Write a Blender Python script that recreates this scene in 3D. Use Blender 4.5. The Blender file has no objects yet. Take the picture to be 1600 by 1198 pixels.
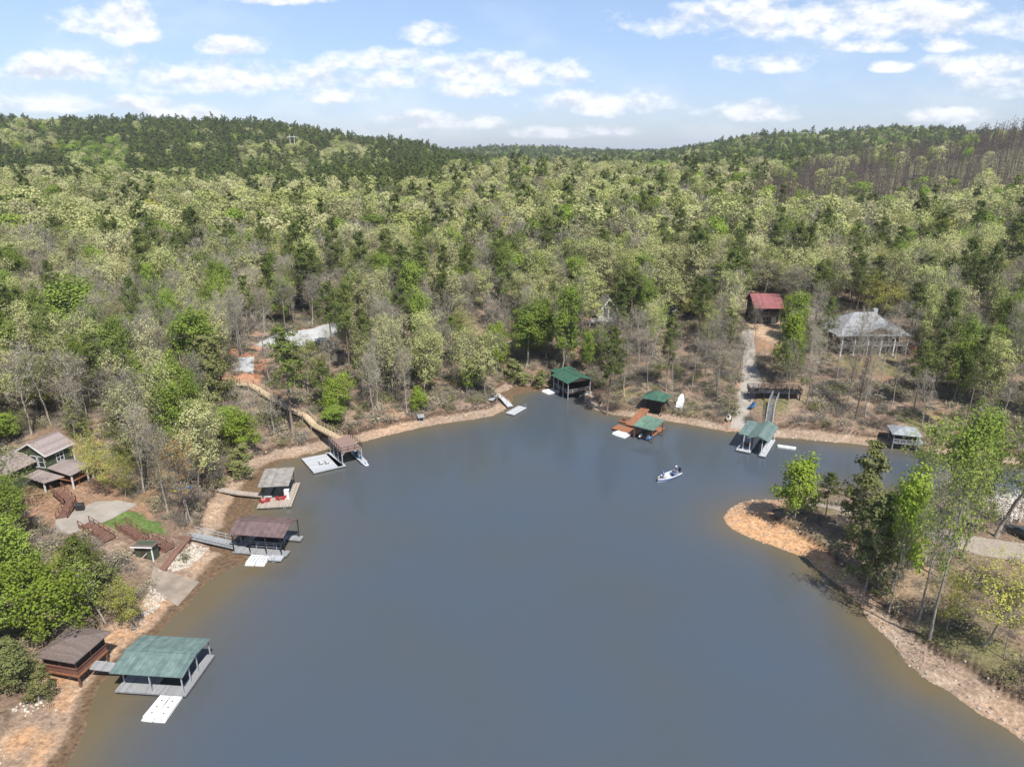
import bpy, math, random
import numpy as np
R = math.radians
random.seed(7); rng = np.random.default_rng(7)
scn = bpy.context.scene; COL = scn.collection

# ------------------------------------------------------------------ camera, world, sun
H = 60.0; F = 1066.0; PH = R(18.6)
cd = bpy.data.cameras.new('camera'); cam = bpy.data.objects.new('camera', cd); COL.objects.link(cam)
cam.location = (0, 0, H); cam.rotation_euler = (R(90) - PH, 0, 0)
cd.sensor_width = 36; cd.lens = 36 * F / 1600; cd.clip_start = 0.5; cd.clip_end = 20000
scn.camera = cam
SUN_EL = 56; SUN_DIR = (0.46, -0.89)          # horizontal direction towards the sun
world = bpy.data.worlds.new('World'); scn.world = world; world.use_nodes = True
wn = world.node_tree; wn.nodes.clear()
def N(nt, t, **k):
    n = nt.nodes.new(t)
    for a, b in k.items():
        if a.startswith('i_'):
            n.inputs[int(a[2:]) if a[2:].isdigit() else a[2:].replace('_', ' ')].default_value = b
        else: setattr(n, a, b)
    return n
def LK(nt, a, b): nt.links.new(a, b)
def mth(nt, op, a, b=None, c=None, clamp=False):
    n = nt.nodes.new('ShaderNodeMath'); n.operation = op; n.use_clamp = clamp
    for i, v in enumerate((a, b, c)):
        if v is None: continue
        if isinstance(v, (int, float)): n.inputs[i].default_value = v
        else: nt.links.new(v, n.inputs[i])
    return n.outputs[0]
out = N(wn, 'ShaderNodeOutputWorld'); bg = N(wn, 'ShaderNodeBackground'); bg.inputs[1].default_value = 0.09
sky = N(wn, 'ShaderNodeTexSky'); sky.sky_type = 'NISHITA'; sky.sun_disc = False
sky.sun_elevation = R(SUN_EL); sky.sun_rotation = math.atan2(SUN_DIR[0], SUN_DIR[1])
sky.air_density = 1.0; sky.dust_density = 0.4; sky.ozone_density = 2.5
tc = N(wn, 'ShaderNodeTexCoord'); sx = N(wn, 'ShaderNodeSeparateXYZ'); LK(wn, tc.outputs['Generated'], sx.inputs[0])
ysafe = mth(wn, 'MAXIMUM', sx.outputs[1], 0.05)
U = mth(wn, 'DIVIDE', sx.outputs[0], ysafe); V = mth(wn, 'DIVIDE', sx.outputs[2], ysafe)
def uvsky(px, py):                              # direction of a point of the sky, as x/y and z/y
    u = (px - 800) / F; v = (599 - py) / F
    y = math.cos(PH) + v * math.sin(PH); z = -math.sin(PH) + v * math.cos(PH)
    return u / y, z / y
cv = N(wn, 'ShaderNodeCombineXYZ'); LK(wn, U, cv.inputs[0]); LK(wn, mth(wn, 'MULTIPLY', V, 1.8), cv.inputs[1])
nz = N(wn, 'ShaderNodeTexNoise'); nz.inputs['Scale'].default_value = 17; nz.inputs['Detail'].default_value = 7; nz.inputs['Roughness'].default_value = .6
LK(wn, cv.outputs[0], nz.inputs['Vector'])
n1 = mth(wn, 'SUBTRACT', nz.outputs['Fac'], 0.5)
cv2 = N(wn, 'ShaderNodeCombineXYZ'); LK(wn, U, cv2.inputs[0]); LK(wn, mth(wn, 'MULTIPLY', mth(wn, 'ADD', V, .010), 1.8), cv2.inputs[1])
nzb = N(wn, 'ShaderNodeTexNoise'); nzb.inputs['Scale'].default_value = 17; nzb.inputs['Detail'].default_value = 4; LK(wn, cv2.outputs[0], nzb.inputs['Vector'])
nz2 = N(wn, 'ShaderNodeTexNoise'); nz2.inputs['Scale'].default_value = 5.5; nz2.inputs['Detail'].default_value = 5; LK(wn, cv.outputs[0], nz2.inputs['Vector'])
clouds = [(175, 35, 75, 30), (440, -2, 90, 9), (110, 102, 95, 22), (50, 112, 60, 12), (360, 72, 50, 14), (360, 122, 160, 26), (600, 92, 75, 17), (672, 52, 40, 18),
          (610, 124, 70, 15), (785, 112, 105, 26), (745, 142, 60, 12), (940, 160, 98, 20), (680, 188, 70, 14), (1205, 98, 72, 16), (1340, 28, 255, 32), (1350, 72, 55, 10),
          (1175, 176, 65, 16), (1530, 104, 80, 18), (1560, 135, 75, 20), (1490, 70, 45, 12), (210, 162, 60, 12), (60, 160, 90, 15), (270, 176, 60, 13), (520, 150, 60, 14),
          (1485, 180, 50, 12), (860, 208, 60, 10), (750, 190, 40, 12), (1400, 105, 30, 8), (940, 205, 45, 10)]
dens = None
for (px, py, rx, ry) in clouds:
    cu, cw = uvsky(px, py); k = 1 / F * 1.05
    du = mth(wn, 'DIVIDE', mth(wn, 'SUBTRACT', U, cu), rx * k * 1.22)
    dv = mth(wn, 'DIVIDE', mth(wn, 'SUBTRACT', V, cw - ry * k * .2), ry * k * 1.25)
    dv = mth(wn, 'MAXIMUM', dv, mth(wn, 'MULTIPLY', dv, -1.7))      # flatter, harder undersides
    d = mth(wn, 'SUBTRACT', 1.0, mth(wn, 'ADD', mth(wn, 'MULTIPLY', du, du), mth(wn, 'MULTIPLY', dv, dv)))
    dens = d if dens is None else mth(wn, 'MAXIMUM', dens, d)
dens = mth(wn, 'MAXIMUM', dens, -1.2)
body = mth(wn, 'ADD', mth(wn, 'MULTIPLY', n1, 3.2), mth(wn, 'MULTIPLY', dens, .85))
cl = mth(wn, 'MULTIPLY', mth(wn, 'SUBTRACT', body, .03), 1.3, clamp=True)
wisp = mth(wn, 'MULTIPLY', mth(wn, 'SUBTRACT', nz2.outputs['Fac'], 0.47), 2.0, clamp=True)
lowf = mth(wn, 'SUBTRACT', 1.15, mth(wn, 'MULTIPLY', V, 4.2), clamp=True)
wisp = mth(wn, 'MULTIPLY', wisp, mth(wn, 'MULTIPLY', lowf, .75))
cl = mth(wn, 'MAXIMUM', mth(wn, 'MULTIPLY', cl, .88), wisp)
front = mth(wn, 'GREATER_THAN', sx.outputs[1], 0.06)
cl = mth(wn, 'MULTIPLY', cl, front)
shade = mth(wn, 'ADD', .72, mth(wn, 'MULTIPLY', mth(wn, 'SUBTRACT', nz.outputs['Fac'], nzb.outputs['Fac']), 5.5), clamp=True)
ccol = N(wn, 'ShaderNodeMix', data_type='RGBA'); LK(wn, shade, ccol.inputs[0])
ccol.inputs[6].default_value = (4.6, 4.9, 5.5, 1); ccol.inputs[7].default_value = (6.9, 6.9, 7.0, 1)
skb = N(wn, 'ShaderNodeMix', data_type='RGBA', blend_type='MULTIPLY'); skb.inputs[0].default_value = 1
LK(wn, sky.outputs[0], skb.inputs[6])
tint = N(wn, 'ShaderNodeMix', data_type='RGBA'); LK(wn, mth(wn, 'MULTIPLY', V, 3.2, clamp=True), tint.inputs[0]); tint.inputs[6].default_value = (.60, .64, .86, 1); tint.inputs[7].default_value = (1.2, 1.08, 1.02, 1); LK(wn, tint.outputs[2], skb.inputs[7])
mx = N(wn, 'ShaderNodeMix', data_type='RGBA'); LK(wn, cl, mx.inputs[0]); LK(wn, skb.outputs[2], mx.inputs[6]); LK(wn, ccol.outputs[2], mx.inputs[7])
LK(wn, mx.outputs[2], bg.inputs[0]); LK(wn, bg.outputs[0], out.inputs[0])
sd = bpy.data.lights.new('sun', 'SUN'); sd.energy = 4.2; sd.angle = R(.5); sd.color = (1, .95, .87)
so = bpy.data.objects.new('sun', sd); COL.objects.link(so)
from mathutils import Vector
sv = Vector((SUN_DIR[0], SUN_DIR[1], 0)).normalized() * math.cos(R(SUN_EL)) + Vector((0, 0, math.sin(R(SUN_EL))))
so.rotation_euler = sv.to_track_quat('Z', 'Y').to_euler(); so.location = (0, -50, 200)
scn.view_settings.view_transform = 'Standard'; scn.view_settings.look = 'None'
scn.view_settings.exposure = 0.92; scn.view_settings.gamma = 1
scn.cycles.max_bounces = 5; scn.cycles.diffuse_bounces = 3; scn.cycles.glossy_bounces = 2; scn.cycles.transmission_bounces = 3
scn.cycles.transparent_max_bounces = 6; scn.cycles.caustics_reflective = False; scn.cycles.caustics_refractive = False

# ------------------------------------------------------------------ helpers
def ray(px, py):
    u = (px - 800) / F; v = (599 - py) / F
    return (u, math.cos(PH) + v * math.sin(PH), -math.sin(PH) + v * math.cos(PH))
def P(px, py, z=0.0):
    d = ray(px, py); t = (z - H) / d[2]; return (d[0] * t, d[1] * t)
def PY(px, py, Y):
    d = ray(px, py); t = Y / d[1]; return (d[0] * t, Y, H + d[2] * t)
def project(x, y, z):
    c = y * math.cos(PH) + (H - z) * math.sin(PH); w = y * math.sin(PH) - (H - z) * math.cos(PH)
    return 800 + F * x / c, 599 - F * w / c

def vnoise(x, y, s, seed=0):
    x = np.asarray(x, float) / s; y = np.asarray(y, float) / s
    xi = np.floor(x).astype(np.int64); yi = np.floor(y).astype(np.int64); fx = x - xi; fy = y - yi
    fx = fx * fx * (3 - 2 * fx); fy = fy * fy * (3 - 2 * fy)
    def h(a, b):
        n = (a * 374761393 + b * 668265263 + seed * 974634777) & 0xffffffff
        n = ((n ^ (n >> 13)) * 1274126177) & 0xffffffff
        return ((n ^ (n >> 16)) & 0xffff) / 65535.0
    return (h(xi, yi) * (1 - fx) + h(xi + 1, yi) * fx) * (1 - fy) + (h(xi, yi + 1) * (1 - fx) + h(xi + 1, yi + 1) * fx) * fy
def fbm(x, y, s, seed=0, o=3):
    r = 0; a = 1; t = 0
    for i in range(o): r = r + a * vnoise(x, y, s / 2 ** i, seed + i); t += a; a *= .5
    return r / t

# shoreline in photo coordinates: (px, py, beach width m, mud width m, scarp m)
S = [(60, 1300, 6, 2, .3), (100, 1215, 7, 2, .3), (135, 1137, 7, 1.5, .3), (147, 1085, 6, 1.5, .3), (158, 1069, 5.5, 1.5, .3), (186, 1041, 4.5, 1.5, .3), (205, 1022, 4, 1.5, .3), (237, 997, 3.5, 1.5, .3),
     (252, 984, 3.5, 1.5, .3), (274, 962, 3.5, 2, .2), (297, 943, 3.5, 2, .1), (315, 918, 3.5, 2.2, .1), (334, 905, 3.5, 2.8, .1), (363, 886, 3.5, 4.5, .1), (385, 878, 3.5, 6, .2),
     (400, 850, 4, 8, .3), (400, 810, 4, 5.5, .4), (398, 790, 4, 5, .4), (412, 760, 4, 4.2, .4), (428, 730, 4, 3, .5), (441, 722, 4, 2, .6), (464, 717, 4.5, 1, .7), (508, 703, 4.5, .6, .7),
     (540, 694, 4.5, .5, .8), (564, 691, 4, .3, .8), (599, 681, 4, .2, .8), (640, 672, 4, .2, .8), (685, 663, 4, .2, .8), (713, 659, 4, .2, .8), (746, 654, 3.5, .2, .8), (770, 649, 3.5, .2, .7), (785, 642, 3, .2, .6),
     (796, 633, 3, .4, .5), (802, 626, 3, 1, .4), (804, 617, 3, 4, .3), (824, 613, 3, 6, .3), (850, 608, 2.5, 3, .3), (868, 606, 2, .5, .3), (890, 600, 2, .2, .3), (908, 612, 2.5, .2, .3),
     (917, 632, 3, .2, .5), (932, 641, 3.5, .2, .6), (950, 646, 3.5, .2, .6), (980, 651, 3.5, .2, .6), (1033, 657, 3.5, .2, .6), (1057, 660, 3.5, .2, .6), (1097, 667, 3.5, .2, .6), (1120, 671, 3, .2, .5), (1135, 674, 3, .2, .1),
     (1158, 675, 3, .2, .1), (1180, 678, 3.5, .2, .6), (1215, 683, 4.5, .2, .9), (1268, 687, 5, .2, .9), (1315, 692, 5, .2, .9), (1355, 696, 4.5, .2, .8), (1375, 693, 3.5, .2, .7), (1393, 697, 3, .2, .6), (1430, 703, 3.5, .2, .7),
     (1470, 710, 3.5, .2, .7), (1520, 718, 3.5, .2, .7), (1600, 728, 3.5, .2, .7), (1760, 742, 3.5, .2, .7), (2000, 760, 3.5, .2, .5), (2150, 790, 3, .2, .5), (2000, 815, 2, .2, .5), (1780, 806, 2, .2, .5),
     (1600, 782, 2, .2, .4), (1500, 776, 2, .2, .4), (1400, 772, 2, .2, .3), (1330, 771, 2, .2, .2), (1281, 762, 2.5, .2, .2), (1240, 772, 4, .2, .1), (1214, 780, 5, .2, .1), (1177, 779, 6, .2, .1), (1156, 784, 7, .2, .1), (1138, 796, 7, .2, .1),
     (1131, 808, 7, .2, .1), (1133, 818, 7, .2, .1), (1144, 827, 7, .2, .2), (1171, 840, 7, .2, .4), (1202, 851, 6.5, .2, .5), (1232, 863, 5.5, .2, .6), (1257, 872, 4.5, .2, .6), (1272, 888, 3.5, .2, .6), (1290, 900, 3, .2, .6), (1319, 921, 3, .2, .6),
     (1343, 945, 3, .2, .6), (1358, 968, 3.2, .2, .6), (1379, 989, 3.5, .2, .6), (1394, 1007, 4, .2, .6), (1418, 1037, 4.5, .2, .6), (1454, 1067, 5, .2, .6), (1487, 1083, 5, .2, .6), (1517, 1103, 5, .2, .6), (1543, 1122, 5, .2, .6),
     (1573, 1140, 5, .2, .6), (1600, 1160, 5, .2, .6), (1700, 1230, 5, .2, .5)]
SW = [P(a, b) + (c, d, e) for a, b, c, d, e in S]
SW = SW + [(75, 25, 5, .5, .5), (85, -40, 5, .5, .5), (60, -75, 5, .5, .5), (-40, -75, 5, .5, .5), (-62, -30, 5, .5, .5), (-52, 10, 6, 1, .4)]
SW = np.array(SW)
def shore(x, y):
    x = np.asarray(x, float).ravel(); y = np.asarray(y, float).ravel()
    best = np.full(x.shape, 1e18); att = np.zeros((len(x), 3)); ins = np.zeros(x.shape, bool)
    n = len(SW)
    for i in range(n):
        a = SW[i]; b = SW[(i + 1) % n]; ex, ey = b[0] - a[0], b[1] - a[1]; L2 = ex * ex + ey * ey
        t = np.clip(((x - a[0]) * ex + (y - a[1]) * ey) / L2, 0, 1)
        dx = x - a[0] - t * ex; dy = y - a[1] - t * ey; d2 = dx * dx + dy * dy
        m = d2 < best; best[m] = d2[m]; tt = t[m][:, None]; att[m] = a[2:] * (1 - tt) + b[2:] * tt
        c = ((a[1] > y) != (b[1] > y)) & (x < (b[0] - a[0]) * (y - a[1]) / (b[1] - a[1] + 1e-12) + a[0]); ins ^= c
    d = np.sqrt(best); d[ins] *= -1
    return d, att
TX = np.array([-400, 0, 200, 400, 600, 800, 1000, 1200, 1400, 1600, 2000], float)
TY = np.array([60, 90, 110, 130, 150, 175, 200, 250, 300, 350, 420, 500, 600, 700, 850, 1000, 1300, 1700, 2600, 9000], float) * 1.2
TZ = np.array([
 [6, 6, 7, 8, 10, 12, 14, 18, 22, 26, 24, 30, 48, 64, 74, 70, 60, 60, 60, 40],
 [4, 5.5, 6, 7, 9, 11, 13, 17, 22, 25, 22, 28, 46, 62, 72, 66, 55, 55, 50, 40],
 [4, 5, 6, 8, 9, 11, 13, 16, 21, 23, 19, 25, 44, 60, 71, 64, 50, 50, 45, 40],
 [5, 6, 8, 11, 13, 13, 14, 16, 19, 21, 18, 24, 42, 58, 70, 62, 50, 45, 40, 40],
 [5, 6, 8, 10, 12, 14, 15, 17, 19, 21, 20, 22, 32, 42, 50, 42, 32, 30, 25, 30],
 [5, 6, 8, 10, 9, 11, 14, 17, 20, 24, 27, 29, 26, 22, 20, 22, 30, 51, 42, 40],
 [5, 6, 8, 10, 9, 12, 14, 17, 20, 23, 25, 26, 25, 23, 25, 31, 36, 38, 34, 40],
 [3, 3, 3, 6, 9, 11, 13, 17, 20, 23, 27, 28, 27, 34, 48, 60, 58, 52, 40, 40],
 [2.5, 2.5, 2.5, 6, 8, 11, 14, 17, 20, 24, 38, 41, 36, 38, 57, 68, 62, 52, 40, 40],
 [2.5, 2.5, 2.5, 6, 8, 11, 14, 18, 22, 30, 51, 57, 48, 44, 52, 60, 56, 50, 40, 40],
 [3, 3, 3, 6, 8, 12, 16, 20, 26, 36, 56, 63, 54, 46, 54, 62, 58, 50, 40, 40]], float) * 1.2
def table(x, y):
    c = np.maximum(y * math.cos(PH) + (H - 10) * math.sin(PH), 30.0)
    px = np.clip(800 + F * x / c, TX[0], TX[-1] - 1e-6); yy = np.clip(y, TY[0], TY[-1] - 1e-6)
    i = np.searchsorted(TX, px, 'right') - 1; j = np.searchsorted(TY, yy, 'right') - 1
    fx = (px - TX[i]) / (TX[i + 1] - TX[i]); fy = (yy - TY[j]) / (TY[j + 1] - TY[j]); fx = fx * fx * (3 - 2 * fx)
    return (TZ[i, j] * (1 - fx) + TZ[i + 1, j] * fx) * (1 - fy) + (TZ[i, j + 1] * (1 - fx) + TZ[i + 1, j + 1] * fx) * fy
def terr(x, y, full=False):
    x = np.asarray(x, float).ravel(); y = np.asarray(y, float).ravel()
    d = np.full(x.shape, 90.0); att = np.tile(np.array([4, .2, .6.real]), (len(x), 1))
    m = (y < 260) & (np.abs(x) < 330)
    if m.any():
        dm, am = shore(x[m], y[m]); d[m] = dm; att[m] = am
    far = ~m; d[far] = 110 + np.maximum(y[far] - 250, 0) * 2.5
    d = d + (fbm(x, y, 3.5, 3, 2) - .5) * .9
    T = table(x, y) + (fbm(x, y, 30, 11, 2) - .5) * np.clip(y / 90, 0, 7) * np.clip((d - 8) / 20, 0, 1)
    w, mu, sc = att[:, 0], att[:, 1], att[:, 2]
    wj = w * .88 + (fbm(x, y, 5, 21, 2) - .5) * 2.2
    beach = .04 * np.minimum(d, mu) + .16 * np.clip(d - mu, 0, wj)
    e = np.maximum(d - wj - mu - .35, 0)
    t = np.clip((d - wj - mu) / .35, 0, 1)
    b0 = .04 * mu + .16 * wj + sc; rem = np.maximum(T - b0, .3)
    z = beach + sc * t + rem * (1 - np.exp(-.42 * e / rem)) * 1.0
    z = z + (fbm(x, y, 1.3, 5, 2) - .5) * .22 * np.clip(d / 3, 0, 1) + (fbm(x, y, 6, 9, 2) - .5) * .5 * np.clip(e / 4, 0, 1)
    z = np.where(d < 0, np.maximum(.22 * d, -3), z)
    return (z, d, wj + mu, mu, e) if full else z
def TZ1(x, y): return float(terr([x], [y])[0])
_ts = np.concatenate([np.arange(40, 260, .25), np.geomspace(260, 2500, 700)])
def G(px, py):
    r = ray(px, py); t = _ts / r[1]; x = r[0] * t; z = H + r[2] * t
    zt = np.maximum(terr(x, _ts), 0); k = np.nonzero(z <= zt)[0]
    i = int(k[0]) if len(k) else len(_ts) - 1
    return (float(x[i]), float(_ts[i]), float(zt[i]))

# ------------------------------------------------------------------ materials
def mat(name, col, rough=.7, var=.15, scale=3.0, col2=None, metal=0, bump=0, bscale=20, stripes=None, spec=.5, detail=4):
    m = bpy.data.materials.new(name); m.use_nodes = True; nt = m.node_tree; b = nt.nodes['Principled BSDF']
    b.inputs['Roughness'].default_value = rough; b.inputs['Metallic'].default_value = metal; b.inputs['Specular IOR Level'].default_value = spec
    t = N(nt, 'ShaderNodeTexCoord'); n = N(nt, 'ShaderNodeTexNoise'); n.inputs['Scale'].default_value = scale; n.inputs['Detail'].default_value = detail
    LK(nt, t.outputs['Object'], n.inputs['Vector'])
    c2 = col2 or tuple(min(1, c * (1 - var * 2)) for c in col)
    mxr = N(nt, 'ShaderNodeMix', data_type='RGBA'); f = N(nt, 'ShaderNodeMapRange'); f.inputs[1].default_value = .3; f.inputs[2].default_value = .7
    LK(nt, n.outputs['Fac'], f.inputs[0]); LK(nt, f.outputs[0], mxr.inputs[0])
    mxr.inputs[6].default_value = (*c2, 1); mxr.inputs[7].default_value = (*col, 1)
    last = mxr.outputs[2]
    if stripes:                                  # (axis, pitch m, dark factor): boards or ribs with dark joints
        ax, pit, dk = stripes
        s = N(nt, 'ShaderNodeSeparateXYZ'); LK(nt, t.outputs['Object'], s.inputs[0])
        fr = mth(nt, 'FRACT', mth(nt, 'DIVIDE', s.outputs[ax], pit)); g = mth(nt, 'LESS_THAN', fr, .16)
        fl = mth(nt, 'FLOOR', mth(nt, 'DIVIDE', s.outputs[ax], pit)); wn_ = N(nt, 'ShaderNodeTexWhiteNoise'); wn_.noise_dimensions = '1D'; LK(nt, fl, wn_.inputs['W'])
        k = mth(nt, 'SUBTRACT', mth(nt, 'ADD', mth(nt, 'MULTIPLY', wn_.outputs['Value'], .25), .87), mth(nt, 'MULTIPLY', g, 1 - dk))
        mm = N(nt, 'ShaderNodeMix', data_type='RGBA', blend_type='MULTIPLY'); mm.inputs[0].default_value = 1; LK(nt, last, mm.inputs[6]); LK(nt, k, mm.inputs[7]); last = mm.outputs[2]
    LK(nt, last, b.inputs['Base Color'])
    if bump:
        n2 = N(nt, 'ShaderNodeTexNoise'); n2.inputs['Scale'].default_value = bscale; n2.inputs['Detail'].default_value = 3; LK(nt, t.outputs['Object'], n2.inputs['Vector'])
        bp = N(nt, 'ShaderNodeBump'); bp.inputs['Strength'].default_value = bump; bp.inputs['Distance'].default_value = .1
        LK(nt, n2.outputs['Fac'], bp.inputs['Height']); LK(nt, bp.outputs[0], b.inputs['Normal'])
    return m
M = {}
def mm_(k, *a, **kw): M[k] = mat(k, *a, **kw)
mm_('teal_metal', (.135, .195, .183), .45, .2, 1.3, stripes=(0, .45, .82)); mm_('green_metal', (.05, .125, .085), .45, .2, 1.3, stripes=(0, .45, .82))
mm_('pale_green_metal', (.13, .215, .16), .45, .2, 1.3, stripes=(0, .45, .82))
mm_('brown_metal', (.155, .105, .10), .45, .2, 1.3, stripes=(0, .4, .82)); mm_('tan_metal', (.28, .26, .235), .5, .2, 1.3, stripes=(0, .5, .84))
mm_('shingle_brown', (.15, .115, .10), .9, .2, 6, stripes=(1, .3, .8)); mm_('shingle_grey', (.27, .285, .30), .9, .15, 5, stripes=(1, .4, .85))
mm_('shingle_mauve', (.25, .205, .195), .85, .12, 4, stripes=(1, .4, .88)); mm_('grey_metal', (.28, .30, .31), .5, .16, .8, stripes=(0, .45, .8))
mm_('red_metal', (.235, .08, .08), .55, .15, .8, stripes=(0, .5, .8))
mm_('grey_deck', (.25, .255, .265), .8, .12, 4, stripes=(0, .3, .75)); mm_('pale_deck', (.38, .395, .42), .75, .08, 3, stripes=(0, .35, .85))
mm_('brown_deck', (.23, .155, .13), .8, .12, 4, stripes=(0, .3, .8)); mm_('weathered_deck', (.36, .31, .26), .85, .18, 4, stripes=(0, .3, .7))
mm_('cedar_deck', (.29, .125, .06), .75, .2, 4, stripes=(0, .3, .72)); mm_('cedar', (.19, .085, .045), .8, .2, 4); mm_('dark_wood', (.05, .032, .024), .85, .2, 5)
mm_('red_wood', (.17, .075, .05), .85, .2, 4); mm_('plank_red', (.20, .105, .075), .85, .2, 4, stripes=(0, .3, .7))
mm_('pale_wood', (.50, .38, .24), .85, .2, 4, stripes=(0, .3, .75)); mm_('pale_rail', (.48, .39, .27), .85, .2, 4)
mm_('black_deck', (.04, .04, .045), .8, .3, 3, stripes=(0, .3, .7)); mm_('black_paint', (.02, .02, .022), .55, .2, 5)
mm_('grey_paint', (.35, .36, .37), .6, .1, 5); mm_('white_paint', (.66, .66, .65), .5, .08, 2); mm_('white_plastic', (.60, .61, .61), .45, .08, 1.5)
mm_('float_black', (.025, .027, .03), .6, .2, 4); mm_('steel', (.33, .35, .37), .45, .1, 4); mm_('dark_screen', (.012, .011, .010), .6, .2, 2)
mm_('green_siding', (.055, .072, .04), .8, .12, 2, stripes=(2, .25, .8)); mm_('log_brown', (.085, .055, .04), .85, .2, 3, stripes=(2, .3, .7)); mm_('tan_siding', (.42, .34, .25), .8, .1, 2, stripes=(2, .25, .85))
mm_('cream_siding', (.42, .405, .35), .8, .08, 2, stripes=(2, .25, .85)); mm_('stone', (.36, .30, .25), .9, .25, 4, bump=.4)
mm_('concrete', (.30, .27, .235), .9, .14, .5, bump=.2, detail=8); mm_('old_concrete', (.26, .215, .17), .9, .18, .6, bump=.2, detail=8); mm_('slab_grey', (.40, .41, .41), .85, .14, .3, detail=8); mm_('gravel', (.34, .29, .235), .95, .2, 4, bump=.5, bscale=40)
mm_('red_plastic', (.55, .05, .06), .5, .1, 3); mm_('blue_plastic', (.03, .14, .36), .4, .15, 3); mm_('blue_metal', (.05, .12, .35), .3, .1, 3); mm_('yellow_plastic', (.65, .5, .05), .5, .1, 3)
mm_('silt_fabric', (.03, .03, .032), .8, .2, 2); mm_('car_paint', (.02, .022, .025), .25, .1, 1); mm_('tyre', (.018, .018, .018), .85, .1, 4); mm_('cream_cover', (.50, .48, .38), .8, .15, 3)
mm_('skin', (.50, .30, .21), .6, .05, 5); mm_('shirt_blue', (.03, .12, .42), .85, .12, 8); mm_('shirt_navy', (.05, .06, .17), .85, .12, 8); mm_('trousers_grey', (.16, .17, .2), .9, .1, 8); mm_('cap_white', (.75, .75, .75), .8, .05, 8); mm_('brick', (.4, .16, .1), .9, .2, 6)
gl = bpy.data.materials.new('glass_dark'); gl.use_nodes = True; _b = gl.node_tree.nodes['Principled BSDF']; _b.inputs['Base Color'].default_value = (.03, .04, .05, 1); _b.inputs['Roughness'].default_value = .06; M['glass'] = gl

# ------------------------------------------------------------------ mesh building
class MB:
    def __init__(s): s.v = []; s.f = []
    def add(s, vs, fs):
        o = len(s.v); s.v += [tuple(v) for v in vs]; s.f += [tuple(i + o for i in f) for f in fs]; return s
    def box(s, x0, x1, y0, y1, z0, z1):
        return s.add([(x0, y0, z0), (x1, y0, z0), (x1, y1, z0), (x0, y1, z0), (x0, y0, z1), (x1, y0, z1), (x1, y1, z1), (x0, y1, z1)],
                     [(3, 2, 1, 0), (4, 5, 6, 7), (0, 1, 5, 4), (1, 2, 6, 5), (2, 3, 7, 6), (3, 0, 4, 7)])
    def beam(s, a, b, w, h=None):
        h = h or w; a = Vector(a); b = Vector(b); d = (b - a).normalized()
        up = Vector((0, 0, 1)) if abs(d.z) < .95 else Vector((0, 1, 0))
        r = d.cross(up).normalized() * w / 2; u = r.cross(d).normalized() * h / 2
        vs = [p + q for p in (a, b) for q in (-r - u, r - u, r + u, -r + u)]
        return s.add(vs, [(3, 2, 1, 0), (4, 5, 6, 7), (0, 1, 5, 4), (1, 2, 6, 5), (2, 3, 7, 6), (3, 0, 4, 7)])
    def tube(s, a, b, r0, r1=None, n=8):
        r1 = r0 if r1 is None else r1; a = Vector(a); b = Vector(b); d = (b - a).normalized()
        up = Vector((0, 0, 1)) if abs(d.z) < .95 else Vector((0, 1, 0)); p = d.cross(up).normalized(); q = p.cross(d)
        vs = [c + (p * math.cos(t) + q * math.sin(t)) * r for c, r in ((a, r0), (b, r1)) for t in [2 * math.pi * i / n for i in range(n)]]
        return s.add(vs, [tuple(range(n)), tuple(range(2 * n - 1, n - 1, -1))] + [(i, i + n, (i + 1) % n + n, (i + 1) % n) for i in range(n)])
    def slab(s, quad, t):                         # top polygon pulled down by t
        n = len(quad); lo = [(x, y, z - t) for x, y, z in quad]
        return s.add(list(quad) + lo, [tuple(range(n)), tuple(range(2 * n - 1, n - 1, -1))] + [(i, i + n, (i + 1) % n + n, (i + 1) % n) for i in range(n)])
    def loft(s, rings, cap=True, closed=True):
        n = len(rings[0]); o = [v for r in rings for v in r]; fs = []
        for k in range(len(rings) - 1):
            for i in range(n if closed else n - 1): fs.append((k * n + i, k * n + (i + 1) % n, (k + 1) * n + (i + 1) % n, (k + 1) * n + i))
        if cap: fs += [tuple(range(n - 1, -1, -1)), tuple((len(rings) - 1) * n + i for i in range(n))]
        return s.add(o, fs)
    def build(s, name, m, parent=None, smooth=False):
        me = bpy.data.meshes.new(name); me.from_pydata(s.v, [], s.f); me.validate(); me.update()
        import bmesh
        bm = bmesh.new(); bm.from_mesh(me); bmesh.ops.recalc_face_normals(bm, faces=bm.faces); bm.to_mesh(me); bm.free()
        me.materials.append(M[m] if isinstance(m, str) else m)
        if smooth: me.polygons.foreach_set('use_smooth', [True] * len(me.polygons))
        o = bpy.data.objects.new(name, me); COL.objects.link(o)
        if parent: o.parent = parent
        return o
def tag(o, label, cat, group=None, kind=None):
    if label: o['label'] = label
    if cat: o['category'] = cat
    if group: o['group'] = group
    if kind: o['kind'] = kind
    return o
def thing(name, label, cat, loc=(0, 0, 0), rz=0, group=None):
    o = bpy.data.objects.new(name, None); COL.objects.link(o); o.location = loc; o.rotation_euler = (0, 0, rz); o.empty_display_size = .5
    return tag(o, label, cat, group)
KIDS = {}
def copy_tree(o, parent=None):
    c = o.copy(); COL.objects.link(c); c.parent = parent
    for ch in o.children: copy_tree(ch, c)
    return c
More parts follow.
